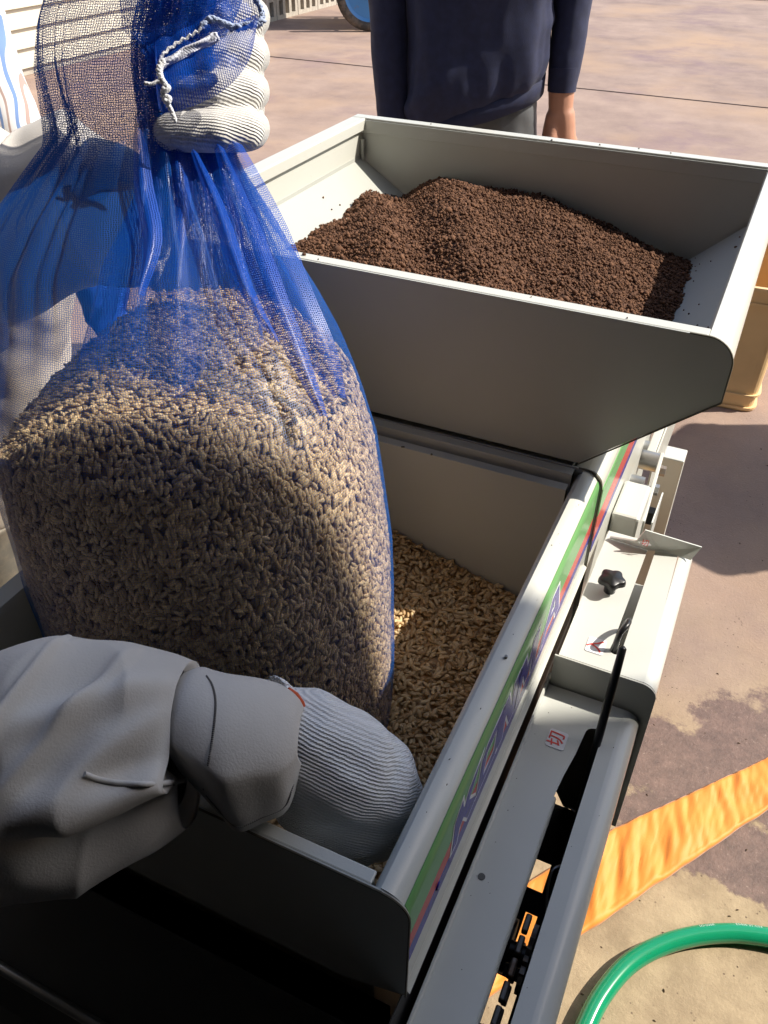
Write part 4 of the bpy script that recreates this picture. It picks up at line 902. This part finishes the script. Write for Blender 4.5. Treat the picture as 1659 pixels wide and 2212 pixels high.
# upper arm sleeve behind the net, and the gloved fist round the neck of the bag
US = [((-260, 250), (-260, 640), .66, .055), ((-120, 320), (-120, 680), .63, .052), ((0, 355), (0, 682), .61, .050), ((60, 318), (90, 668), .605, .049), ((130, 270), (180, 628), .60, .048), ((210, 290), (260, 600), .60, .046), ((290, 330), (320, 588), .60, .043), ((335, 365), (345, 560), .60, .038)]
sleeve('jacket_sleeve', US, M_sleeve, pa, fold=.010)
fc = []
for v0, l in ((40, 425), (120, 415), (200, 392), (281, 372)):
    fc += finger([(500, v0-3, .552), (541, v0-3, .518), (528, v0, .498), (470, v0+2, .490), (l, v0+5, .490), (l-10, v0+1, .506)], [.0104, .0123, .0123, .0120, .0108, .0095])
fc += [(P3(530, 45, .532), .0122, P3(530, 268, .534), .0122), (P3(470, 60, .565), .019, P3(470, 260, .572), .021), (P3(512, 50, .550), .011, P3(512, 270, .555), .012), (P3(470, 250, .575), .024, P3(370, 400, .60), .026), (P3(440, 140, .57), .018, P3(430, 240, .575), .022)]
fc += finger([(400, 190, .565), (385, 120, .545), (400, 75, .52)], [.015, .013, .011])
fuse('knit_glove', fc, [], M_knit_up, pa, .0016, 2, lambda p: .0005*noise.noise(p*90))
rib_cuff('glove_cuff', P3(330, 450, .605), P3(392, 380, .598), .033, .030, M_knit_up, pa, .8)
# body of the bag holder, outside the left of the frame
base = rf(-.66, .12, 0)
def bp(x, y, z): return base+RW*x+FW*y+Vector((0, 0, z))
caps = [(bp(-.06, 0, 1.15), .15, bp(-.06, .02, 1.42), .14), (bp(-.06, .02, 1.45), .12, bp(-.06, .02, 1.48), .10)]
shl = at(-330, 1660, .44); shu = at(-260, 445, .66)
caps += [(bp(.02, -.05, 1.44), .07, shl, .052), (bp(.03, .12, 1.46), .07, shu, .052)]
fuse('jacket', caps, [], M_sleeve, pa, .012, 8, wr)
fuse('body', [(bp(-.06, .02, 1.5), .05, bp(-.05, .03, 1.62), .05), (bp(-.06, 0, 1.05), .12, bp(-.06, 0, 1.3), .12)], [ell(bp(-.04, .04, 1.72), (.078, .095, .115), QF), ell(bp(.0, .115, 1.70), (.012, .022, .02), QF)], M_skin, pa, .008, 6)
fuse('hair', [], [ell(bp(-.045, .025, 1.76), (.088, .10, .095), QF)], M_black, pa, .01, 4)
fuse('trousers', [(bp(-.06, 0, 1.08), .145, bp(-.14, 0, .95), .11), (bp(-.06, 0, 1.06), .14, bp(.02, 0, .95), .11), (bp(-.14, 0, .95), .10, bp(-.15, .02, .62), .075), (bp(-.15, .02, .62), .075, bp(-.15, 0, .30), .06), (bp(.02, 0, .95), .10, bp(.03, .02, .62), .075), (bp(.03, .02, .62), .075, bp(.03, 0, .30), .06)], [], M_trous, pa, .014, 6, wr)
for sx in (-.15, .03): fuse('boot', [(bp(sx, 0, .40), .06, bp(sx, 0, .26), .05), (bp(sx, 0, .245), .045, bp(sx, .13, .24), .04)], [], M_boot, pa, .01, 5)

# 2. standing person in the navy sweater
def human(name, r, f, label, h=1.66): return thing(name, rf(r, f, GZ), label, 'person')
pm = human('person', .235, 2.36, 'person in dark navy sweater and grey trousers standing behind the soil hopper')
def q(x, y, z): return rf(.235+x, 2.36+y, GZ+z*.9)
def wn(p): return .006*noise.noise(p*7)+.0035*noise.noise(Vector((p.x*14, p.y*14, p.z*5)))+.0015*noise.noise(p*30)
sw = [(q(-.075, 0, .80), .125, q(-.085, 0, 1.05), .125, .85, RW), (q(.075, 0, .80), .125, q(.085, 0, 1.05), .125, .85, RW), (q(-.09, 0, 1.05), .13, q(-.10, 0, 1.28), .12, .85, RW), (q(.09, 0, 1.05), .13, q(.10, 0, 1.28), .12, .85, RW), (q(-.12, 0, 1.32), .075, q(.12, 0, 1.32), .075)]
def torso():
    V = []; Fc = []; n = 120; rows = 46; lv = [(0, .168, .112), (.04, .181, .124), (.10, .187, .128), (.35, .176, .122), (.62, .188, .125), (.85, .200, .118), (.93, .185, .10), (.97, .13, .085), (1.0, .062, .060)]
    for i in range(rows+1):
        t = i/rows; rx = np.interp(t, [l[0] for l in lv], [l[1] for l in lv]); ry = np.interp(t, [l[0] for l in lv], [l[2] for l in lv])
        for j in range(n):
            a = 2*math.pi*j/n; zb = .800+.075*math.cos(a)+.006*math.sin(a*3); z = zb+(1.44-zb)*t
            f = noise.noise(Vector((math.cos(a)*2.2, math.sin(a)*2.2, z*3.5+math.cos(a)*1.2)))*.016*(1-t*.6)+.006*noise.noise(Vector((math.cos(a)*6, math.sin(a)*6, z*9)))*(1-t)
            f += .010*math.exp(-((z-(zb+.10+.05*math.cos(a+.6)))/.022)**2)*(.5+.5*math.sin(a*2+1)); ec = abs(math.cos(a))**.85*math.copysign(1, math.cos(a)); es = abs(math.sin(a))**.85*math.copysign(1, math.sin(a))
            V.append(q((rx+f)*ec, (ry+f)*es, z))
    for i in range(rows):
        for j in range(n): Fc.append((i*n+j, i*n+(j+1) % n, (i+1)*n+(j+1) % n, (i+1)*n+j))
    pyd('sweater', V, Fc, M_navy, pm, smooth=True)
torso(); sw = [(q(-.13, 0, 1.335), .060, q(.13, 0, 1.335), .060)]
sw += [(q(-.165, 0, 1.33), .065, q(-.225, .01, 1.08), .052), (q(-.225, .01, 1.08), .052, q(-.205, -.03, .75), .040),
       (q(.165, 0, 1.33), .065, q(.222, .01, 1.08), .050), (q(.222, .01, 1.08), .050, q(.218, -.02, .86), .040)]
fuse('sweater_sleeves', sw, [], M_navy, pm, .0065, 4, wn)
tube('sweater_cuff', [q(.218, -.02, .90), q(.219, -.023, .838)], [.0385, .0355], M_navy, pm, 28)
# hem band hanging lower at one side
hv = []; hf = []; n = 120
for k in range(4):
    for j in range(n):
        a = 2*math.pi*j/n; rx = [.168, .176, .176, .166][k]; ry = [.112, .119, .119, .110][k]; zz_ = .800+.075*math.cos(a)+.006*math.sin(a*3)+[.014, .010, -.034, -.036][k]
        ec = abs(math.cos(a))**.85*math.copysign(1, math.cos(a)); es = abs(math.sin(a))**.85*math.copysign(1, math.sin(a)); hv.append(q(rx*ec, ry*es, zz_))
for k in range(3):
    for j in range(n): hf.append((k*n+j, k*n+(j+1) % n, (k+1)*n+(j+1) % n, (k+1)*n+j))
pyd('sweater_hem', hv, hf, M_navy, pm, smooth=True)
bd = [(q(0, 0, 1.38), .052, q(0, 0, 1.45), .050), (q(-.205, -.03, .75), .03, q(-.204, -.04, .69), .026), (q(.218, -.02, .85), .034, q(.222, -.028, .785), .031), (q(0, 0, 1.0), .09, q(0, 0, 1.38), .08),
      (q(.228, -.03, .775), .032, q(.236, -.035, .715), .033), (q(.214, -.03, .77), .030, q(.212, -.03, .72), .032), (q(-.204, -.04, .67), .030, q(-.206, -.05, .61), .031)]
for i, (dx, l1, l2) in enumerate([(.028, 0, .0), (.012, .008, .01), (-.004, .006, .008), (-.018, -.004, 0)]):
    bd += [(q(.228+dx*1.1, -.036, .712), .0150, q(.234+dx*1.15, -.048, .672-l1), .0125), (q(.234+dx*1.15, -.048, .672-l1), .0122, q(.228+dx, -.040, .642-l1-l2), .0092), (q(.228+dx, -.040, .642-l1-l2), .0092, q(.220+dx, -.022, .622-l1-l2), .0082)]
    bd += [(q(-.206+dx*.9, -.05, .61), .0125, q(-.206+dx, -.06, .57), .0100), (q(-.206+dx, -.06, .57), .0100, q(-.202+dx, -.04, .54), .0085)]
bd += [(q(.205, -.045, .750), .017, q(.198, -.066, .705), .0135), (q(.198, -.066, .705), .0130, q(.204, -.066, .665), .0095)]
fuse('body', bd, [ell(q(0, -.01, 1.54), (.075, .092, .115), QF), ell(q(0, -.105, 1.52), (.014, .02, .022), QF), ell(q(-.078, 0, 1.53), (.012, .02, .03), QF), ell(q(.078, 0, 1.53), (.012, .02, .03), QF)], M_skin, pm, .0048, 2)
fuse('hair', [], [ell(q(0, .01, 1.58), (.082, .098, .095), QF)], M_black, pm, .01, 4)
fuse('trousers', [(q(-.055, 0, .79), .104, q(-.075, 0, .66), .102), (q(.060, 0, .79), .106, q(.075, 0, .66), .102), (q(-.078, 0, .66), .097, q(-.105, -.01, .46), .080), (q(-.105, -.01, .46), .080, q(-.11, 0, .10), .068), (q(.078, 0, .66), .097, q(.105, -.01, .46), .080), (q(.105, -.01, .46), .080, q(.11, 0, .10), .068)], [], M_trous, pm, .010, 4, lambda p: .008*noise.noise(Vector((p.x*22, p.y*22, p.z*6)))+.003*noise.noise(p*30))
for sx in (-.11, .11): fuse('shoe', [(q(sx, .03, .045), .042, q(sx, -.12, .035), .035)], [], M_black, pm, .008, 4)

# 3. person in the striped shirt at the left edge
ps = thing('person', rf(-.72, 1.16, GZ), 'person in striped shirt, white trousers and grey rubber boots at the left edge', 'person')
def w(x, y, z): return rf(-.585+x, 1.13+y, z)
def w2(x, y, z): return w(x-.085, y, z)
fuse('striped_shirt', [(w2(-.05, 0, 1.10), .125, w2(-.06, 0, 1.32), .13), (w2(.03, 0, 1.10), .115, w2(.03, 0, 1.34), .125), (w2(-.14, 0, 1.52), .08, w2(.12, 0, 1.52), .08), (w2(0, 0, 1.30), .13, w2(0, 0, 1.46), .13), (w2(.14, 0, 1.50), .065, w2(.165, .03, 1.24), .055), (w2(.165, .03, 1.24), .055, w2(.192, .05, .99), .046), (w2(-.16, 0, 1.50), .06, w2(-.20, 0, 1.22), .05), (w2(0, 0, 1.56), .05, w2(0, 0, 1.6), .05)], [], M_stripe, ps, .010, 6, lambda p: .010*noise.noise(Vector((p.x*16, p.y*16, p.z*5)))+.004*noise.noise(p*24))
fuse('trousers', [(w(-.05, 0, 1.06), .125, w(-.07, 0, .96), .115), (w(.03, 0, 1.06), .12, w(.05, 0, .96), .110), (w(-.09, 0, .95), .105, w(-.13, 0, .72), .09), (w(-.13, 0, .72), .09, w(-.30, 0, .50), .080), (w(.05, 0, .95), .105, w(-.01, 0, .72), .092), (w(-.01, 0, .72), .092, w(-.100, -.01, .57), .082)], [], M_beige, ps, .010, 4, lambda p: .012*noise.noise(Vector((p.x*16, p.y*16, p.z*7)))+.004*noise.noise(p*28))
def boot(x, y):
    V = []; Fc = []; n = 36; pr = [(.535, .071), (.540, .076), (.532, .078), (.526, .0745), (.50, .073), (.42, .066), (.34, .060), (.28, .062), (.24, .058), (GZ+.004, .056)]
    for z, r in [(.50, .066)]+pr:
        for j in range(n):
            a = 2*math.pi*j/n; st = 1+(.9*max(0, -math.sin(a))*max(0, min(1, (.32-z)/.08))); V.append(w(x+r*math.cos(a), y+r*math.sin(a)*st, z))
    for i in range(len(pr)):
        for j in range(n): Fc.append((i*n+j, i*n+(j+1) % n, (i+1)*n+(j+1) % n, (i+1)*n+j))
    Fc.append(tuple(len(pr)*n+j for j in range(n)))
    o = pyd('rubber_boot', V, Fc, M_boot, ps, smooth=True)
    return o
boot(-.105, -.01); boot(-.30, 0)
bb = [(w(.08, .03, 1.24), .04, w(.107, .05, 1.02), .032), (w(.107, .05, 1.02), .03, w(.15, .045, .94), .026), (w(0, 0, 1.55), .05, w(0, 0, 1.66), .05), (w(0, 0, 1.1), .09, w(0, 0, 1.5), .09), (w(-.20, 0, 1.24), .035, w(-.21, -.05, 1.0), .028)]
fuse('body', bb, [ell(w(0, -.01, 1.77), (.075, .092, .115), QF), ell(w(0, -.105, 1.75), (.014, .02, .022), QF)], M_skin, ps, .007, 4)
fuse('hair', [], [ell(w(0, .01, 1.81), (.082, .098, .095), QF)], M_black, ps, .01, 4)
# blue rubber glove, fingers hanging
def gp(u, v, d=1.0): return at(u, v+18, d)
gc = [(gp(222, 560), .032, gp(222, 610), .032), (gp(205, 600), .020, gp(240, 606), .020)]
for pts in ([(196, 605), (196, 640), (198, 672)], [(213, 612), (214, 655), (217, 694)], [(230, 612), (236, 655), (240, 690)], [(242, 605), (254, 640), (258, 676)]):
    gc += [(gp(*pts[0]), .0125, gp(*pts[1]), .0115), (gp(*pts[1]), .0115, gp(*pts[2]), .009)]
gc += [(gp(222, 600, 1.0), .016, gp(212, 640, .985), .012)]
fuse('rubber_glove', gc, [], M_bglove, ps, .0045, 3)

# ------------------------------------------------------------------ other things in the yard
# orange cloth strip lying across the ground and under the machine
def orange():
    a0, a1 = Vector((.036*.859, .764*.859, 0)), Vector((.033*.859, .969*.859, 0)); b0, b1 = Vector((.286*.859, 1.132*.859, 0)), Vector((.275*.859, 1.252*.859, 0))
    n = 260; k = 26; V = []; Fc = []
    for i in range(n+1):
        t = -1.3+(i/n)*3.6
        p0 = a0+(b0-a0)*t; p1 = a1+(b1-a1)*t
        if t < 0: p1 = a1+(b0-a0)*t; 
        for j in range(k+1):
            s = j/k; p = p0.lerp(p1, s); h = .006+.006*noise.noise(Vector((t*11+s*1.5, s*1.2, 0)))+.0035*noise.noise(Vector((t*26+s*3, s*2, 3)))+.0015*noise.noise(Vector((t*60, s*5, 1)))
            if j == 0: h = .0015
            if j == 1: h = .007+.0015*noise.noise(Vector((t*20, 0, 0)))
            if j == k: h = .002
            e = .005*noise.noise(Vector((t*8, s > .5, 7)))*(1 if j in (0, 1) else .4)
            V.append((p.x, p.y+e, GZ+.003+max(.001, h)))
    W_ = k+1
    for i in range(n):
        for j in range(k): Fc.append((i*W_+j, i*W_+j+1, (i+1)*W_+j+1, (i+1)*W_+j))
    o = pyd('cloth_strip', V, Fc, M_orange, smooth=True); o.modifiers.new('s', 'SOLIDIFY').thickness = .0012
    return tag(o, 'wrinkled bright orange cloth strip lying across the concrete beside the machine', 'cloth strip')
orange()
# green hose
def hose_mat():
    m = mat('green_hose_pvc', (.01, .36, .17), .18, coat=.4); t = m.node_tree; b = t.nodes['Principled BSDF']; _sock(b, 'Transmission Weight', .25); _sock(b, 'Subsurface Weight', .25); _sock(b, 'Subsurface Scale', .01)
    return m
hp = [(.50, -.45), (.30, -.25), (.10, .05)]
px = [(1225, 2330), (1262, 2225), (1300, 2150), (1355, 2085), (1420, 2046), (1490, 2024), (1560, 2016), (1620, 2019), (1700, 2034), (1800, 2070), (1950, 2170)]
HR = .0135
hpts = [tuple(onz(u, v, GZ+HR)) for u, v in px]
hpts = [hpts[0][:2]+(GZ+HR,)]+hpts[1:]; hpts = [(hpts[0][0]-.02, hpts[0][1]-.12, GZ+HR), (hpts[0][0]-.01, hpts[0][1]-.05, GZ+HR)]+hpts
HC = catmull(hpts, 10)
hs = thing('garden_hose', HC[60], 'shiny translucent green hose curving over the sandy concrete', 'hose')
tube('hose_wall', HC, HR, hose_mat(), hs, 28)
def on_hose(s, side, up):
    acc = 0
    for i in range(len(HC)-1):
        l = (HC[i+1]-HC[i]).length
        if acc+l >= s:
            d = (HC[i+1]-HC[i]).normalized(); nrm = Vector((-d.y, d.x, 0)); return HC[i]+d*(s-acc), d, nrm
        acc += l
    return HC[-1], d, nrm
def hose_text(s0, string, size):
    cu = bpy.data.curves.new('t', 'FONT'); cu.body = string; cu.size = size; cu.extrude = .0001; cu.resolution_u = 2; cu.align_x = 'LEFT'
    o = bpy.data.objects.new('t', cu); COL.objects.link(o); me = bpy.data.meshes.new_from_object(o.evaluated_get(bpy.context.evaluated_depsgraph_get())); bpy.data.objects.remove(o)
    for v in me.vertices:
        c, d, nr = on_hose(s0+v.co.x, 0, 0); a = R(26)+v.co.y/HR
        v.co = c+nr*math.sin(a)*(HR+.0003)+Vector((0, 0, 1))*math.cos(a)*(HR+.0003)
    me.materials.clear(); link('hose_print', me, mat('hose_ink', (.85, .95, .92), .6), hs)
acc = 0; s_at = 0
for i in range(len(HC)-1):
    if proj(HC[i])[0] < 1512: s_at = acc
    acc += (HC[i+1]-HC[i]).length
hose_text(s_at, 'SG-200R', .0062); hose_text(s_at+.052, 'E0400 ST-ON', .0062)

# plastic crates --------------------------------------------------
def crate(x, y, z, ang, label, hgt=.31, group=None):
    t = thing('plastic_crate', (x, y, z), label, 'crate', group); t.rotation_euler = (0, 0, ang)
    L_, Wd, rr = .26, .185, .035; M = Matrix.Translation((x, y, z)) @ Matrix.Rotation(ang, 4, 'Z')
    def outl(g):
        p = []
        for sx, sy, a0 in ((1, 1, 0), (-1, 1, 90), (-1, -1, 180), (1, -1, 270)):
            for k in range(7):
                a = R(a0+15*k); p.append((sx*(L_-rr)+(rr+g)*math.cos(a), sy*(Wd-rr)+(rr+g)*math.sin(a)))
        return p
    V = []; Fc = []; lv = [(0.0, -.004), (.006, 0), (.012, .0), (.0125, -.008), (.045, -.008), (.0455, .001), (.052, .001), (.0525, -.006), (hgt-.05, .001), (hgt-.0495, .007), (hgt-.042, .007), (hgt-.0415, .002), (hgt-.010, .004), (hgt-.0095, .011), (hgt, .011), (hgt, -.001), (.01, -.012)]
    for zz, g in lv:
        V += [M @ Vector((a, b, zz)) for a, b in outl(g)]
    n = 28
    for i in range(len(lv)-1):
        for j in range(n): Fc.append((i*n+j, i*n+(j+1) % n, (i+1)*n+(j+1) % n, (i+1)*n+j))
    Fc.append(tuple(range(n))[::-1]); Fc.append(tuple((len(lv)-1)*n+j for j in range(n)))
    pyd('crate_wall', V, Fc, M_crate, t)
    for (a, b, w_) in [(L_*.45, -Wd, 0), (-L_*.45, -Wd, 0), (0, -Wd, 0), (L_*.45, Wd, 0), (0, Wd, 0), (-L_*.45, Wd, 0)]:
        v = [M @ Vector((a+dx, b*(1.0)+math.copysign(dy, b), zz)) for dx in (-.004, .004) for dy in (-.006, .004) for zz in (.05, hgt-.045)]
        pyd('crate_rib', v, [(0, 1, 3, 2), (4, 6, 7, 5), (0, 4, 5, 1), (2, 3, 7, 6), (0, 2, 6, 4), (1, 5, 7, 3)], M_crate, t)
    return t
cb = onz(1560, 900, GZ)
cx_, cy_ = cb.x-.19*1.0, cb.y+.22
crate(cx_, cy_, GZ, R(4), 'yellow orange plastic crate standing behind the right corner of the soil hopper', .36)
for k, (zz, lb) in enumerate([(GZ, 'lowest yellow crate of the stack outside the right edge'), (GZ+.315, 'middle yellow crate of the stack outside the right edge'), (GZ+.63, 'top yellow crate of the stack outside the right edge')]):
    crate(.86, 2.28, zz, R(70), lb, .31, 'yellow crates stacked outside the right edge')  # out-of-view stack added only to throw shadow on the yard

# cart with blue wheels -------------------------------------------
wp = onz(800, 68, GZ); ct = thing('hand_cart', (wp.x, wp.y, GZ), 'hand cart with black tyre and pale blue wheel behind the navy sweater', 'cart')
def wheel(cx, cy, cz, ax):
    r = .30; v, f = [], []; n = 48; m_ = 14
    for i in range(n):
        a = 2*math.pi*i/n
        for j in range(m_):
            b = 2*math.pi*j/m_; rr = r-.045+.045*math.cos(b); p = Vector((rr*math.cos(a), .04*math.sin(b), rr*math.sin(a))); v.append(Vector((cx, cy, cz))+Matrix.Rotation(ax, 3, 'Z') @ p)
    for i in range(n):
        for j in range(m_): f.append((i*m_+j, ((i+1) % n)*m_+j, ((i+1) % n)*m_+(j+1) % m_, i*m_+(j+1) % m_))
    wo = bpy.data.objects.new('wheel', None); pyd('tyre', v, f, M_tyre, ct, smooth=True)
    v, f = [], []
    Q = Matrix.Rotation(ax, 3, 'Z')
    for (s, rr) in ((-.03, .225), (-.008, .20), (-.008, .06), (-.04, .05), (-.04, 0)):
        for i in range(n): a = 2*math.pi*i/n; v.append(Vector((cx, cy, cz))+Q @ Vector((rr*math.cos(a), s, rr*math.sin(a))))
    k0 = len(v)
    for (s, rr) in ((.03, .225), (.008, .20), (.008, .06), (.04, .05), (.04, 0)):
        for i in range(n): a = 2*math.pi*i/n; v.append(Vector((cx, cy, cz))+Q @ Vector((rr*math.cos(a), s, rr*math.sin(a))))
    for b in (0, k0):
        for k in range(4):
            for i in range(n): f.append((b+k*n+i, b+k*n+(i+1) % n, b+(k+1)*n+(i+1) % n, b+(k+1)*n+i))
    pyd('wheel_rim', v, f, M_rim, ct, smooth=False)
WA = R(28)
wheel(wp.x, wp.y, GZ+.30, WA); e2 = Vector((math.cos(WA), math.sin(WA), 0)); e1 = Vector((-math.sin(WA), math.cos(WA), 0))
wc = Vector((wp.x, wp.y, GZ+.30)); w2 = wc+e1*.85; wheel(w2.x, w2.y, w2.z, WA)
tube('axle', [wc, w2], .014, M_rust, ct)
bc = wc+e1*.42
def obx(name, c, l, w_, z0, z1, m, parent, bevel=.004):
    v = [c+e2*x+e1*y+Vector((0, 0, z-c.z)) for x in (-l, l) for y in (-w_, w_) for z in (z0, z1)]
    return pyd(name, v, [(0, 1, 3, 2), (4, 6, 7, 5), (0, 4, 5, 1), (2, 3, 7, 6), (0, 2, 6, 4), (1, 5, 7, 3)], m, parent, bevel=bevel)
M_grey = mat('cart_frame', (.35, .33, .30), .6, dirt=(.2, .12, .07), dscale=10)
obx('cart_bed', bc, .62, .34, GZ+.50, GZ+.56, M_grey, ct)
for s in (-.60, -.2, .2, .60): obx('bed_rail', bc+e2*s, .02, .36, GZ+.56, GZ+.72, M_grey, ct)
tube('cart_handle', catmull([bc-e2*.6-e1*.3+Vector((0, 0, .25)), bc-e2*1.1-e1*.28+Vector((0, 0, .15)), bc-e2*1.35+Vector((0, 0, .1)), bc-e2*1.1+e1*.28+Vector((0, 0, .15)), bc-e2*.6+e1*.3+Vector((0, 0, .25))], 8), .016, M_grey, ct)
tube('cart_prop', [bc-e2*.9-e1*.2+Vector((0, 0, .2)), bc-e2*.92-e1*.2-Vector((0, 0, .30))], .014, M_grey, ct)

# siding building at the far left -----------------------------------
WX = onz(60, 165, GZ).x
sb = thing('siding_building', (WX, 5, GZ), 'building clad in cream horizontal siding boards at the top left', 'building')
box('wall', WX-3.5, WX-.06, 1.5, 6.5, GZ, 3.4, M_siding, sb, 0)
box('plinth', WX-.058, WX-.02, 1.5, 6.5, GZ, GZ+.05, M_concrete_block, sb, .004)
me0 = None
for k in range(24):
    z0 = GZ+.05+k*.118; pf = [(WX-.055, z0), (WX, z0), (WX-.004, z0+.02), (WX-.030, z0+.117), (WX-.055, z0+.117)]
    if me0 is None:
        o = prism('siding_board', pf, 'y', 1.5, 6.5, M_siding, sb); me0 = o.data
    else:
        o = bpy.data.objects.new('siding_board', me0); COL.objects.link(o); o.parent = sb; o.matrix_parent_inverse = world_of(sb).inverted(); o.location = (0, 0, k*.118)
box('roof', WX-3.9, WX+.4, 1.2, 6.8, 3.4, 3.5, M_grey, sb, .01)
# hollow block wall ------------------------------------------------
BX = onz(570, 52, GZ).x
bw = thing('block_wall', (BX, 9, GZ), 'low wall of hollow concrete blocks beyond the hand cart', 'wall')
def block(y, z, first=[None]):
    if first[0] is None:
        V = []; Fc = []
        L_, Hh, D = .39, .19, .15; n = 0
        bm = bmesh.new()
        # block laid on its side: three openings face the yard
        def bb_(x0, x1, y0, y1, z0, z1):
            vs = [bm.verts.new((x, yy, zz)) for x in (x0, x1) for yy in (y0, y1) for zz in (z0, z1)]
            for q_ in [(0, 1, 3, 2), (4, 6, 7, 5), (0, 4, 5, 1), (2, 3, 7, 6), (0, 2, 6, 4), (1, 5, 7, 3)]: bm.faces.new([vs[i] for i in q_])
        bb_(-D, 0, 0, L_, 0, .035); bb_(-D, 0, 0, L_, .155, Hh)
        for s in (0, .115, .230, .345): bb_(-D, 0, s, s+.045, .0352, .1548)
        bb_(-D, -D+.03, .0452, .3448, .0353, .1547)
        me = bpy.data.meshes.new('concrete_block'); bm.to_mesh(me); bm.free(); me.materials.append(M_concrete_block); first[0] = me
    o = bpy.data.objects.new('concrete_block', first[0]); COL.objects.link(o); o.parent = bw; o.matrix_parent_inverse = world_of(bw).inverted(); o.location = (BX, y, z)
for r_ in range(3):
    for k in range(14): block(7.0+k*.40+(.2 if r_ % 2 else 0), GZ+.001+r_*.20)
# small debris ------------------------------------------------------
dv, df = [], []
for k in range(90):
    if k < 100: p = onz(random.uniform(1250, 1800), random.uniform(900, 2300), GZ)
    else: p = onz(random.uniform(500, 1800), random.uniform(60, 900), GZ)
    s = random.uniform(.0005, .0014)*(1 if k < 100 else 2.5); a = random.uniform(0, 3.14)
    tube_data([(p.x-s*2*math.cos(a), p.y-s*2*math.sin(a), GZ+s*.6), (p.x, p.y, GZ+s), (p.x+s*2*math.cos(a), p.y+s*2*math.sin(a), GZ+s*.5)], [s*.4, s, s*.3], 5, dv, df)
tag(pyd('grit', dv, df, mat('grit', (.12, .08, .05), .9)), 'dark specks of grit and husk scattered on the concrete yard', 'grit', kind='stuff')
